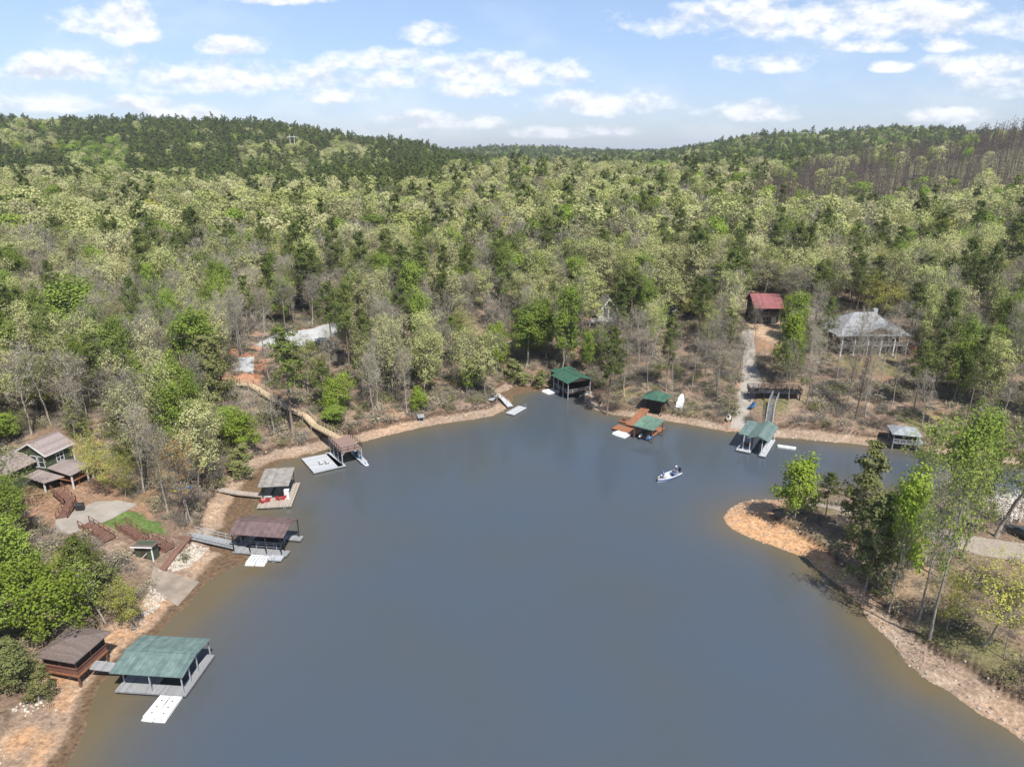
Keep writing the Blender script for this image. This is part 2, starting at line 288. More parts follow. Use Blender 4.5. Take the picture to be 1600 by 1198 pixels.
class Fr:                                         # a rectangle read off three corners at height z
    def __init__(s, a, b, c, z):
        A, B, C = P(*a, z), P(*b, z), P(*c, z); s.A = A; s.ang = math.atan2(B[1] - A[1], B[0] - A[0]); s.L = math.dist(A, B)
        s.W = s.loc(C)[1]
    def loc(s, p):
        dx, dy = p[0] - s.A[0], p[1] - s.A[1]; return (dx * math.cos(s.ang) + dy * math.sin(s.ang), -dx * math.sin(s.ang) + dy * math.cos(s.ang))
    def at(s, px, py, z=0): return s.loc(P(px, py, z))
    def w(s, x, y): return (s.A[0] + x * math.cos(s.ang) - y * math.sin(s.ang), s.A[1] + x * math.sin(s.ang) + y * math.cos(s.ang))
def gable(x0, x1, y0, y1, ze, rise, t=.1, ax='x'):       # two slabs meeting at a ridge along x (or y)
    mb = MB()
    if ax == 'x':
        ym = (y0 + y1) / 2
        mb.slab([(x0, y0, ze), (x1, y0, ze), (x1, ym, ze + rise), (x0, ym, ze + rise)], t); mb.slab([(x0, ym, ze + rise), (x1, ym, ze + rise), (x1, y1, ze), (x0, y1, ze)], t)
        mb.beam((x0, ym, ze + rise + .03), (x1, ym, ze + rise + .03), .3, .05)
    else:
        xm = (x0 + x1) / 2
        mb.slab([(x0, y0, ze), (xm, y0, ze + rise), (xm, y1, ze + rise), (x0, y1, ze)], t); mb.slab([(xm, y0, ze + rise), (x1, y0, ze), (x1, y1, ze), (xm, y1, ze + rise)], t)
        mb.beam((xm, y0, ze + rise + .03), (xm, y1, ze + rise + .03), .3, .05)
    return mb
def hip(x0, x1, y0, y1, ze, rise, t=.12):
    mb = MB(); lx, ly = x1 - x0, y1 - y0
    if lx >= ly: a = (x0 + ly / 2, (y0 + y1) / 2, ze + rise); b = (x1 - ly / 2, (y0 + y1) / 2, ze + rise)
    else: a = ((x0 + x1) / 2, y0 + lx / 2, ze + rise); b = ((x0 + x1) / 2, y1 - lx / 2, ze + rise)
    v = [(x0, y0, ze), (x1, y0, ze), (x1, y1, ze), (x0, y1, ze), a, b]; lo = [(x, y, z - t) for x, y, z in v[:4]]
    if lx >= ly: fs = [(0, 1, 5, 4), (1, 2, 5), (2, 3, 4, 5), (3, 0, 4)]
    else: fs = [(0, 1, 4), (1, 2, 5, 4), (2, 3, 5), (3, 0, 4, 5)]
    return mb.add(v + lo, fs + [(9, 8, 7, 6), (0, 6, 7, 1), (1, 7, 8, 2), (2, 8, 9, 3), (3, 9, 6, 0)])
def posts(root, pts, z0, z1, m='grey_paint', w=.16, name='post'):
    for x, y in pts: MB().box(x - w / 2, x + w / 2, y - w / 2, y + w / 2, z0, z1).build(name, m, root)
def railing(root, pts, h=1.0, m='black_paint', gap=1.4, bal=False):
    for a, b in zip(pts, pts[1:]):
        a = Vector(a); b = Vector(b); n = max(1, round((b - a).length / gap)); mb = MB(); up = Vector((0, 0, h))
        mb.beam(a + up, b + up, .09, .07); mb.beam(a + up * .5, b + up * .5, .05, .05)
        for i in range(n + 1):
            p = a + (b - a) * i / n; mb.beam(p, p + up, .09)
        if bal:
            k = max(2, round((b - a).length / .3))
            for i in range(k): p = a + (b - a) * (i + .5) / k; mb.beam(p + up * .08, p + up, .035)
        mb.build('railing', m, root)
def walkway(name, label, cat, pts, width, m, rail=None, t=.14, post=None, group=None, steps=False):
    o = Vector(pts[0]); root = thing(name, label, cat, o, 0, group); pl = [Vector(p) - o for p in pts]; deck = MB(); L, Rr = [], []
    for i, p in enumerate(pl):
        d = (pl[min(i + 1, len(pl) - 1)] - pl[max(i - 1, 0)]); d.z = 0; d.normalize(); n = Vector((-d.y, d.x, 0)) * width / 2; L.append(p + n); Rr.append(p - n)
    for i in range(len(pl) - 1):
        if steps:
            a, b = pl[i], pl[i + 1]; k = max(2, round((b - a).length / .42)); st = MB()
            for j in range(k):
                c = a + (b - a) * (j + .5) / k; d = (b - a) / k * .42; n = (L[i] - pl[i])
                q = [c - d - n, c - d + n, c + d + n, c + d - n]; st = MB().slab([(v.x, v.y, c.z) for v in q], .05); st.build('step', m, root)
            sb = MB().beam(L[i] - Vector((0, 0, .15)), L[i + 1] - Vector((0, 0, .15)), .08, .26); sb.build('stringer', m, root)
            sb = MB().beam(Rr[i] - Vector((0, 0, .15)), Rr[i + 1] - Vector((0, 0, .15)), .08, .26); sb.build('stringer', m, root)
        else: deck.slab([L[i], Rr[i], Rr[i + 1], L[i + 1]], t)
    if not steps: deck.build('deck', m, root)
    if rail: railing(root, [tuple(v) for v in L], 1.0, rail); railing(root, [tuple(v) for v in Rr], 1.0, rail)
    if post:
        for i in range(len(pl)):
            for q in (L[i], Rr[i]):
                g = TZ1(q.x + o.x, q.y + o.y) - o.z
                if q.z - g > .3: MB().box(q.x - .08, q.x + .08, q.y - .08, q.y + .08, g - .3, q.z - .05).build('post', post, root)
    return root
def drape(name, label, pts, m, off=.05, kind='structure', cat=None, n=10):
    """a sheet laid on the ground: pts are (left, right) pairs in photo coordinates"""
    rows = []
    W = [(G(*a), G(*b)) for a, b in pts]
    for k in range(len(W) - 1):
        for j in range(n + (k == len(W) - 2)):
            t = j / n; a = [W[k][0][i] * (1 - t) + W[k + 1][0][i] * t for i in range(2)]; b = [W[k][1][i] * (1 - t) + W[k + 1][1][i] * t for i in range(2)]
            rows.append([(a[0] + (b[0] - a[0]) * s / 8, a[1] + (b[1] - a[1]) * s / 8) for s in range(9)])
    A = np.array(rows); z = terr(A[..., 0], A[..., 1]).reshape(A.shape[:2])
    z = (np.roll(z, 1, 1) + z + np.roll(z, -1, 1)) / 3 if False else z
    zs = z.copy()
    for _ in range(3): zs[:, 1:-1] = np.maximum(zs[:, 1:-1], (zs[:, :-2] + zs[:, 2:]) / 2)
    mb = MB(); v = [(A[i, j, 0], A[i, j, 1], zs[i, j] + off) for i in range(A.shape[0]) for j in range(9)]
    lo = [(x, y, zz - .6) for x, y, zz in v]; n0 = len(v); nr = A.shape[0]
    fs = [(i * 9 + j, i * 9 + j + 1, (i + 1) * 9 + j + 1, (i + 1) * 9 + j) for i in range(nr - 1) for j in range(8)]
    edge = [j for j in range(9)] + [i * 9 + 8 for i in range(1, nr)] + [(nr - 1) * 9 + j for j in range(7, -1, -1)] + [i * 9 for i in range(nr - 2, 0, -1)]
    fs += [(edge[k], edge[k] + n0, edge[(k + 1) % len(edge)] + n0, edge[(k + 1) % len(edge)]) for k in range(len(edge))]
    mb.add(v + lo, fs); o = mb.build(name, m); o['kind'] = kind
    if label: o['label'] = label
    if cat: o['category'] = cat
    return o

# ------------------------------------------------------------------ ground and water
def pip(poly, x, y):
    ins = np.zeros(np.shape(x), bool); n = len(poly)
    for i in range(n):
        a, b = poly[i], poly[(i + 1) % n]; ins ^= ((a[1] > y) != (b[1] > y)) & (x < (b[0] - a[0]) * (y - a[1]) / (b[1] - a[1] + 1e-12) + a[0])
    return ins
def gpoly(pts): return [G(*p)[:2] for p in pts]
ZONES = {'lawn': gpoly([(150, 812), (200, 793), (232, 800), (252, 826), (235, 836), (196, 832)]),
         'clay1': gpoly([(395, 545), (385, 522), (440, 508), (520, 492), (575, 488), (580, 512), (540, 540), (430, 560)]),
         'clay2': gpoly([(280, 575), (290, 545), (400, 545), (425, 570), (410, 600), (340, 600)]),
         'clay3': gpoly([(1150, 512), (1135, 470), (1200, 440), (1290, 470), (1300, 520), (1230, 540)]),
         'clay4': gpoly([(1130, 680), (1160, 560), (1166, 560), (1140, 690)])}
GROUND = None
def make_ground():
    ys = np.concatenate([np.arange(-90, 45, 1.5), np.arange(45, 95, .4), np.arange(95, 175, .5), np.arange(175, 260, 1.0), np.geomspace(260, 9000, 150)])
    us = np.linspace(-1.25, 1.25, 720); us = us * (.6 + .4 * np.abs(us) / 1.25)
    X = us[None, :] * (ys[:, None] + 130); Y = np.repeat(ys[:, None], len(us), 1); nr, nc = X.shape
    z, d, bw, mu, e = [a.reshape(X.shape) for a in terr(X, Y, True)]
    me = bpy.data.meshes.new('ground'); me.vertices.add(nr * nc); me.vertices.foreach_set('co', np.stack([X, Y, z], -1).ravel().astype(np.float32))
    i = np.arange(nr - 1)[:, None] * nc + np.arange(nc - 1)[None, :]; q = np.stack([i, i + 1, i + nc + 1, i + nc], -1).reshape(-1, 4)
    me.loops.add(q.size); me.loops.foreach_set('vertex_index', q.ravel()); me.polygons.add(len(q)); me.polygons.foreach_set('loop_start', np.arange(len(q)) * 4)
    me.update(calc_edges=True); me.validate()
    def mixc(c, t, col): t = np.clip(t, 0, 1)[..., None]; return c * (1 - t) + np.array(col) * t
    c = np.zeros(X.shape + (3,)) + np.array([.165, .116, .082])
    n1 = fbm(X, Y, 14, 40, 3); n2 = fbm(X, Y, 3, 44, 3); n3 = fbm(X, Y, 40, 48, 2)
    c = mixc(c, (n2 - .45) * 3, (.225, .168, .124)); c = mixc(c, np.clip((n1 - .62) * 4, 0, .45), (.30, .165, .095)); c = mixc(c, (fbm(X, Y, 9, 60, 3) - .57) * 6 * .7, (.13, .12, .055))
    c = mixc(c, (Y - 230) / 250, (.10, .095, .05))
    pen = (X > 20) & (Y < 128) & (Y > 40)
    c = mixc(c, pen * np.clip((n1 - .35) * 3, 0, 1) * .6, (.30, .22, .13))
    # beach
    t = np.clip((bw + .4 - d) / .5, 0, 1) * (d > -2)
    bc = np.zeros_like(c) + np.array([.235, .172, .125]); bc = mixc(bc, (n2 - .5) * 4, (.31, .24, .18)); bc = mixc(bc, (n1 - .5) * 3, (.36, .245, .16))
    tip = np.exp(-(((X - 42) / 13) ** 2 + ((Y - 97) / 13) ** 2)); bc = mixc(bc, tip * 1.5, (.40, .235, .125))
    lf = (X < -30) & (Y < 92); bc = mixc(bc, lf * np.clip((n2 - .35) * 3, 0, 1) * np.clip((d - mu) / 1.5, 0, 1) * np.clip((bw + mu - d) / 3, 0, 1), (.36, .215, .12))
    c = c * (1 - t[..., None]) + bc * t[..., None]
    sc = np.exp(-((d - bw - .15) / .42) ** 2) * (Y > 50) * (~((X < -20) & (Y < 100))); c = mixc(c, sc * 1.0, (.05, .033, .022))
    md = np.clip((mu + .3 + (n2 - .5) * 1.5 - d) / .7, 0, 1) * (mu > .8); c = mixc(c, md, (.115, .075, .045))
    c = mixc(c, np.clip((.25 - d) / .5, 0, 1) * (d > -3), (.16, .115, .075))
    for k, col in (('lawn', (.075, .13, .03)), ('clay1', (.33, .19, .13)), ('clay2', (.32, .16, .095)), ('clay3', (.36, .26, .17)), ('clay4', (.26, .165, .11))):
        m = pip(ZONES[k], X + (n2 - .5) * 3, Y + (n1 - .5) * 3); c = mixc(c, m * .9, col)
    ca = me.color_attributes.new('tint', 'FLOAT_COLOR', 'POINT'); ca.data.foreach_set('color', np.concatenate([c, np.ones(X.shape + (1,))], -1).ravel().astype(np.float32))
    m = bpy.data.materials.new('ground'); m.use_nodes = True; nt = m.node_tree; b = nt.nodes['Principled BSDF']; b.inputs['Roughness'].default_value = .95; b.inputs['Specular IOR Level'].default_value = .2
    a = N(nt, 'ShaderNodeAttribute'); a.attribute_name = 'tint'; t_ = N(nt, 'ShaderNodeTexCoord')
    def noi(s, dt): n = N(nt, 'ShaderNodeTexNoise'); n.inputs['Scale'].default_value = s; n.inputs['Detail'].default_value = dt; n.inputs['Roughness'].default_value = .7; LK(nt, t_.outputs['Object'], n.inputs['Vector']); return n.outputs['Fac']
    A = noi(1.6, 6); B = noi(.22, 4)
    k = mth(nt, 'ADD', mth(nt, 'MULTIPLY', A, 2.1), -.05); k = mth(nt, 'MULTIPLY', k, mth(nt, 'ADD', mth(nt, 'MULTIPLY', B, .7), .65))
    v = N(nt, 'ShaderNodeTexVoronoi'); v.inputs['Scale'].default_value = 2.2; LK(nt, t_.outputs['Object'], v.inputs['Vector'])
    k = mth(nt, 'MULTIPLY', k, mth(nt, 'ADD', mth(nt, 'MULTIPLY', v.outputs['Distance'], .5), .78))
    mmx = N(nt, 'ShaderNodeMix', data_type='RGBA', blend_type='MULTIPLY'); mmx.inputs[0].default_value = 1; LK(nt, a.outputs['Color'], mmx.inputs[6]); LK(nt, k, mmx.inputs[7]); LK(nt, mmx.outputs[2], b.inputs['Base Color'])
    bp = N(nt, 'ShaderNodeBump'); bp.inputs['Strength'].default_value = .8; bp.inputs['Distance'].default_value = .35; LK(nt, A, bp.inputs['Height']); LK(nt, bp.outputs[0], b.inputs['Normal'])
    me.materials.append(m); me.polygons.foreach_set('use_smooth', [True] * len(me.polygons))
    o = bpy.data.objects.new('ground', me); COL.objects.link(o); o['kind'] = 'structure'
    return o
make_ground()
def make_water():
    ys = np.concatenate([np.arange(-80, 40, 3.0), np.arange(40, 190, .8)]); xs = np.arange(-85, 300, 1.2)
    X, Y = np.meshgrid(xs, ys); nr, nc = X.shape; d, _ = shore(X, Y); d = (-d).reshape(X.shape)
    me = bpy.data.meshes.new('lake_water'); me.vertices.add(nr * nc); me.vertices.foreach_set('co', np.stack([X, Y, X * 0], -1).ravel().astype(np.float32))
    i = np.arange(nr - 1)[:, None] * nc + np.arange(nc - 1)[None, :]; q = np.stack([i, i + 1, i + nc + 1, i + nc], -1).reshape(-1, 4)
    q = q[(d.ravel()[q].max(1) > -2)]
    me.loops.add(q.size); me.loops.foreach_set('vertex_index', q.ravel()); me.polygons.add(len(q)); me.polygons.foreach_set('loop_start', np.arange(len(q)) * 4)
    me.update(calc_edges=True); me.validate()
    n = fbm(X, Y, 22, 70, 3); left = np.clip((-X + 5) / 30, 0, 1) * np.clip((Y - 50) / 25, 0, 1)
    dd = np.maximum(d, 0) / (1 + 1.2 * left); dd = dd + (n - .5) * 5
    s = np.exp(-np.maximum(dd, 0) / 3.6)
    at = me.attributes.new('silt', 'FLOAT', 'POINT'); at.data.foreach_set('value', s.ravel().astype(np.float32))
    m = bpy.data.materials.new('lake_water'); m.use_nodes = True; nt = m.node_tree; b = nt.nodes['Principled BSDF']
    b.inputs['Roughness'].default_value = .10; b.inputs['IOR'].default_value = 1.33
    a = N(nt, 'ShaderNodeAttribute'); a.attribute_name = 'silt'; t_ = N(nt, 'ShaderNodeTexCoord')
    n0 = N(nt, 'ShaderNodeTexNoise'); n0.inputs['Scale'].default_value = .045; n0.inputs['Detail'].default_value = 2; LK(nt, t_.outputs['Object'], n0.inputs['Vector'])
    mr = N(nt, 'ShaderNodeMapRange'); mr.inputs[1].default_value = .35; mr.inputs[2].default_value = .65; LK(nt, n0.outputs['Fac'], mr.inputs[0])
    m1 = N(nt, 'ShaderNodeMix', data_type='RGBA'); LK(nt, mr.outputs[0], m1.inputs[0]); m1.inputs[6].default_value = (.058, .070, .081, 1); m1.inputs[7].default_value = (.054, .071, .095, 1)
    m2 = N(nt, 'ShaderNodeMix', data_type='RGBA'); LK(nt, a.outputs['Fac'], m2.inputs[0]); LK(nt, m1.outputs[2], m2.inputs[6]); m2.inputs[7].default_value = (.105, .085, .052, 1)
    LK(nt, m2.outputs[2], b.inputs['Base Color'])
    n2 = N(nt, 'ShaderNodeTexNoise'); n2.inputs['Scale'].default_value = 1.3; n2.inputs['Detail'].default_value = 3; LK(nt, t_.outputs['Object'], n2.inputs['Vector'])
    mr2 = N(nt, 'ShaderNodeMapRange'); mr2.inputs[1].default_value = .3; mr2.inputs[2].default_value = .7; mr2.inputs[3].default_value = .05; mr2.inputs[4].default_value = .20; LK(nt, n0.outputs['Fac'], mr2.inputs[0]); LK(nt, mr2.outputs[0], b.inputs['Roughness'])
    bp = N(nt, 'ShaderNodeBump'); bp.inputs['Strength'].default_value = .2; bp.inputs['Distance'].default_value = .06; LK(nt, n2.outputs['Fac'], bp.inputs['Height']); LK(nt, bp.outputs[0], b.inputs['Normal'])
    me.materials.append(m); o = bpy.data.objects.new('lake_water', me); COL.objects.link(o); o['kind'] = 'structure'
make_water()

# driveways, slabs and paths lying on the ground
CLEAR = []                                        # photo polygons kept free of random trees (ground points)
def road(name, pts, m, off=.06):
    drape(name, None, pts, m, off); CLEAR.append([G(*a)[:2] for a, b in pts] + [G(*b)[:2] for a, b in reversed(pts)])
road('driveway', [((1158, 517), (1176, 515)), ((1161, 570), (1182, 570)), ((1158, 595), (1191, 598)), ((1150, 625), (1176, 628)), ((1140, 668), (1162, 672))], 'concrete')
road('boat_ramp', [((233, 915), (240, 886)), ((252, 931), (272, 897)), ((278, 948), (312, 910))], 'old_concrete')
road('house_drive', [((82, 835), (88, 812)), ((110, 835), (108, 805)), ((150, 822), (150, 784)), ((190, 803), (185, 782)), ((205, 795), (215, 788))], 'concrete')
road('cleared_slab', [((400, 540), (405, 535)), ((440, 549), (440, 520)), ((490, 542), (490, 513)), ((530, 522), (530, 503)), ((545, 503), (540, 494))], 'slab_grey')
road('concrete_pad', [((366, 580), (366, 560)), ((396, 584), (397, 558))], 'slab_grey')
road('peninsula_drive', [((1258, 784), (1262, 790)), ((1330, 795), (1332, 806)), ((1400, 806), (1396, 822)), ((1470, 828), (1462, 846)), ((1540, 842), (1532, 868)), ((1640, 856), (1640, 884))], 'gravel')
road('house_path', [((1255, 480), (1290, 480)), ((1262, 500), (1292, 505))], 'gravel')

# ------------------------------------------------------------------ docks and boathouses
def hole_pts(): pass
def jet_float(fr_pts, z, label, group=None, rows=3, both=False):
    f = Fr(*fr_pts, z); r = thing('jet_ski_float', label, 'float', (*f.A, 0), f.ang, group); L, W = f.L, f.W
    mb = MB(); c = .12
    ring = lambda y, zz, i: [(i, y, zz), (L - i, y, zz)]
    mb.loft([[(c, 0, -.1), (L - c, 0, -.1), (L - c, W, -.1), (c, W, -.1)], [(0, 0, .12), (L, 0, .12), (L, W, .12), (0, W, .12)], [(c, .2, z), (L - c, .2, z), (L - c, W, z), (c, W, z)]]); mb.build('hull', 'white_plastic', r)
    for q in ((.3, .42), (.58, .70)) if both else ((.40, .52),):
        for k in range(rows):
            y = W * (.28 + .5 * k / max(1, rows - 1)); MB().box(L * q[0] + .05 * k * 0, L * q[1], y - .09, y + .09, z - .02, z + .012).build('hole', 'float_black', r)
    for x in (.04, .96): MB().beam((L * x, .3, z + .03), (L * x, W - .1, z + .03), .10, .08).build('side_rail', 'white_plastic', r)
    return r
def jet_ski(loc, ang, label, m='blue_plastic', m2='white_paint'):
    r = thing('jet_ski', label, 'jet ski', loc, ang); rings = []
    for x, w, h in ((-1.5, .42, .42), (-.8, .55, .5), (.2, .56, .52), (1.0, .42, .55), (1.5, .12, .5)):
        rings.append([(x, -w * .5, 0.02 + (x > 1) * .12), (x, w * .5, .02 + (x > 1) * .12), (x, w, h * .55), (x, w * .6, h), (x, -w * .6, h), (x, -w, h * .55)])
    MB().loft(rings).build('hull', m, r); s = [[(x, -w, .45), (x, w, .45), (x, w * .7, h), (x, -w * .7, h)] for x, w, h in ((-1.2, .22, .7), (-.3, .24, .8), (.1, .2, .72))]
    MB().loft(s).build('seat', 'float_black', r); s = [[(x, -w, .45), (x, w, .45), (x, w * .5, h), (x, -w * .5, h)] for x, w, h in ((.12, .26, .95), (.6, .38, .9), (1.3, .18, .6))]
    MB().loft(s).build('cowl', m2, r); MB().beam((.2, -.42, 1.0), (.2, .42, 1.0), .05).build('handlebar', 'float_black', r)
    return r
def chair(loc, ang, label, m, group):
    r = thing('lounge_chair', label, 'chair', loc, ang, group)
    MB().slab([(-.3, -.3, .38), (.3, -.3, .38), (.26, .28, .28), (-.26, .28, .28)], .05).build('seat', m, r)
    MB().slab([(-.28, .26, .28), (.28, .26, .28), (.34, .62, 1.02), (-.34, .62, 1.02)], .05).build('backrest', m, r)
    for s in (-1, 1):
        MB().box(s * .38 - .07, s * .38 + .07, -.34, .4, .56, .60).build('armrest', m, r)
        MB().beam((s * .34, -.3, 0), (s * .34, -.3, .56), .07).build('leg', m, r); MB().beam((s * .34, .45, 0), (s * .34, .28, .56), .07).build('leg', m, r)
    return r
def ladder(root, x, y, z, ax=0):
    mb = MB()
    for s in (-.22, .22): mb.tube((x + s, y, z - 1.0), (x + s, y, z + .7), .03, n=6); mb.tube((x + s, y, z + .7), (x + s, y + .35, z + .7), .03, n=6)
    for k in range(3): mb.tube((x - .22, y, z - .7 + .3 * k), (x + .22, y, z - .7 + .3 * k), .025, n=6)
    mb.build('ladder', 'steel', root)
def deck_box(root, x0, x1, y0, y1, z, m, t=.22, flo=True, name='deck'):
    d = MB().box(x0, x1, y0, y1, z - t, z).build(name, m, root)
    if flo: MB().box(x0 + .1, x1 - .1, y0 + .1, y1 - .1, -.35, z - t - .003).build('float_tank', 'float_black', root)
    return d

# 1 teal roofed double slip, lower left
f = Fr((179, 1079), (290, 1086), (325, 1045), .5); d1 = thing('boat_dock', 'floating dock under a large teal metal roof, nearest the bottom left corner', 'boat dock', (*f.A, 0), f.ang)
L = f.L; D = 6.8
deck_box(d1, 0, L, 0, 1.5, .5, 'grey_deck', name='walkway_deck'); deck_box(d1, 0, 1.5, 1.51, D, .5, 'grey_deck', name='finger_deck'); deck_box(d1, L - 1.1, L, 1.51, D, .5, 'grey_deck', name='finger_deck'); deck_box(d1, 1.51, 4.4, 1.51, 3.6, .5, 'grey_deck', name='walkway_deck')
P1 = [(.5, 1.2), (4.4, .25), (L - .35, .25), (.5, D - .3), (L - .35, D - .3), (L - .35, 3.6), (4.4, 3.4), (L - .35, 1.9)]; posts(d1, P1, .5, 3.05, 'steel', .12)
mb = MB(); mb.beam((.2, .4, 2.98), (L - .1, .4, 2.98), .1, .16); mb.beam((.2, D - .4, 2.98), (L - .1, D - .4, 2.98), .1, .16); mb.beam((L - .35, .3, 2.98), (L - .35, D - .3, 2.98), .1, .16); mb.build('roof_beam', 'steel', d1)
gable(-.15, L + .05, -.05, D - .2, 3.1, .6, .09).build('roof', 'teal_metal', d1)
MB().box(1.6, 4.3, 3.65, D, .28, .34).build('boat_lift', 'steel', d1)
F1 = f
a = jet_float(((220, 1123), (238, 1125), (263, 1086)), .3, 'left one of two white jet ski floats moored at the teal roofed dock'); b = jet_float(((239, 1125), (258, 1126), (285, 1087)), .3, 'right one of two white jet ski floats moored at the teal roofed dock')
for o in (a, b): o['group'] = 'white jet ski floats at the teal roofed dock'
# hut on stilts
zh = 1.9; f = Fr((70, 1047), (122, 1056), (161, 1022), zh); gz = thing('boat_hut', 'dark brown screened hut with a hipped roof on the bottom left shore', 'hut', (*f.A, 0), f.ang)
L, W = f.L, max(4.6, f.W)
MB().box(0, L, 0, W, zh - .25, zh).build('floor', 'cedar_deck', gz)
for x, y in [(0.15, .15), (L - .15, .15), (L - .15, W - .15), (.15, W - .15)]:
    g = min(0, TZ1(*f.w(x, y))) - .4; MB().box(x - .09, x + .09, y - .09, y + .09, g, zh + 2.35).build('post', 'red_wood', gz)
for x, y in [(L / 2, .1), (L - .1, W / 2), (L / 2, W - .1), (.1, W / 2)]: MB().box(x - .07, x + .07, y - .07, y + .07, zh, zh + 2.3).build('post', 'red_wood', gz)
MB().box(.12, L - .12, .12, W - .12, zh + .95, zh + 2.3).build('screen', 'dark_screen', gz); MB().box(.08, L - .08, .08, W - .08, zh + .003, zh + .94).build('side_wall', 'red_wood', gz)
MB().box(-.05, L + .05, -.05, W + .05, zh + .86, zh + .96).build('rail', 'red_wood', gz); hip(-.55, L + .55, -.55, W + .55, zh + 2.4, 1.0).build('roof', 'shingle_brown', gz)
c0 = f.w(L + .05, W * .45); c1 = F1.w(.1, 3.4)
walkway('gangway', 'grey plank gangway from the screened hut to the teal roofed dock', 'gangway', [(c0[0], c0[1], zh - .05), (c1[0], c1[1], .62)], 1.5, 'grey_deck', t=.12)

# 2 brown roofed dock
f = Fr((363, 862), (447, 868), (460, 838), .5); F2 = f; L = f.L; D = 5.9; d2 = thing('boat_dock', 'floating dock under a long mauve brown metal roof with railings', 'boat dock', (*f.A, 0), f.ang)
deck_box(d2, 0, L, 0, 1.5, .5, 'grey_deck', name='walkway_deck'); deck_box(d2, 0, 1.4, 1.51, D, .5, 'grey_deck', name='finger_deck'); deck_box(d2, 1.41, L + .3, D - 1.3, D, .5, 'grey_deck', name='finger_deck'); deck_box(d2, L - 2.6, L - .3, -1.3, -.01, .5, 'pale_deck', name='swim_deck')
posts(d2, [(.2, .2), (2.9, .2), (5.6, .2), (L - .8, .2), (.2, D - .3), (L - .3, D - .3), (L * .5, D - .3), (L - .8, 1.3)], .5, 3.65, 'black_paint', .12)
mb = MB(); mb.beam((0, .3, 3.6), (L - .3, .3, 3.6), .1, .16); mb.beam((0, D - .3, 3.6), (L - .3, D - .3, 3.6), .1, .16); mb.build('roof_beam', 'black_paint', d2)
gable(-.3, L - .1, 0, D + .1, 3.7, .9, .09).build('roof', 'brown_metal', d2); railing(d2, [(3.3, 1.5, .5), (L - 2.2, 1.5, .5)], .9, 'steel'); railing(d2, [(.1, 1.6, .5), (.1, D - .2, .5)], .9, 'black_paint'); ladder(d2, L - 1.5, -1.32, .5)
a = f.at(372, 890); pb = thing('pontoon_boat', 'dark covered pontoon boat lifted inside the mauve brown roofed dock', 'boat', (*f.w(4.7, 3.05), .2), f.ang)
for s in (-.9, .9): MB().tube((-2.6, s, .25), (2.4, s, .25), .26, n=12).build('pontoon', 'steel', pb)
MB().box(-2.7, 2.7, -1.15, 1.15, .52, .62).build('deck', 'black_deck', pb); railing(pb, [(-2.6, -1.1, .62), (2.6, -1.1, .62), (2.6, 1.1, .62), (-2.6, 1.1, .62), (-2.6, -1.1, .62)], .6, 'steel', 1.2)
for x in (-1.9, 1.2): MB().box(x, x + 1.1, -.95, -.4, .62, 1.0).build('seat', 'black_paint', pb)
MB().box(-.3, .3, .35, .9, .62, 1.25).build('console', 'black_paint', pb)
fl = [((382, 881), (397, 881.5), (407, 862)), ((398, 881.5), (413, 882), (420, 862))]
for k, q in enumerate(fl): jet_float(q, .3, ('left', 'right')[k] + ' white slotted jet ski float beside the mauve brown roofed dock', 'white slotted floats at the brown roofed dock', 5, True)
c0 = G(301, 842); c1 = f.w(.1, 1.6)
walkway('gangway', 'weathered grey gangway with pale railings leading to the mauve brown roofed dock', 'gangway', [(c0[0], c0[1], max(c0[2], 1.3)), (c1[0], c1[1], .65)], 1.9, 'grey_deck', 'steel')

# 3 open dock with flat tan roof
f = Fr((401, 793), (455, 790), (471, 750), .5); F3 = f; L = f.L; D = 9.2; d3 = thing('boat_dock', 'floating dock with a flat tan roof and red chairs', 'boat dock', (*f.A, 0), f.ang)
deck_box(d3, 0, L, 0, 3.6, .5, 'weathered_deck', name='platform'); deck_box(d3, 0, 1.3, 3.61, D, .5, 'weathered_deck', name='finger_deck'); deck_box(d3, L - 1.2, L, 3.61, D, .5, 'weathered_deck', name='finger_deck')
posts(d3, [(.4, 3.4), (L - 1.3, 3.4), (.4, D - .4), (L - 1.0, D - .4)], .5, 3.3, 'black_paint', .12); MB().slab([(-.2, 2.8, 3.15), (L - .7, 2.8, 3.15), (L - .7, D, 3.75), (-.2, D, 3.75)], .12).build('roof', 'tan_metal', d3)
ladder(d3, L - 1.2, -.05, .5)
for k, (x, y, a_, w) in enumerate([(.7, 1.7, 2.6, 'leftmost red lounge chair on the flat roofed dock'), (1.5, 2.1, 3.5, 'second red lounge chair from the left on the flat roofed dock'), (3.3, 2.5, 2.8, 'third red lounge chair from the left on the flat roofed dock'), (4.25, 2.7, 3.6, 'rightmost red lounge chair on the flat roofed dock')]):
    chair((*f.w(x, y), .5), f.ang + a_, w, 'red_plastic', 'red lounge chairs on the flat roofed dock')
q = thing('storage_locker', 'white upright storage locker beside the red chairs on the flat roofed dock', 'locker', (*f.w(L - 1.2, 2.9), .5), f.ang)
MB().box(-.4, .4, -.35, .35, 0, 1.7).build('cabinet', 'white_paint', q); MB().box(-.44, .44, -.39, .39, 1.7, 1.78).build('lid', 'white_paint', q); MB().box(-.36, .36, -.372, -.352, .08, 1.6).build('door', 'white_paint', q)
q = thing('dock_bench', 'low pale bench behind the leftmost red chairs', 'bench', (*f.w(1.4, 3.2), .5), f.ang); MB().box(-.6, .6, -.25, .25, .38, .46).build('seat', 'pale_deck', q)
for s in (-.5, .5): MB().box(s - .05, s + .05, -.2, .2, 0, .38).build('leg', 'pale_deck', q)
c0 = G(340, 766); c1 = f.w(.1, 4.6)
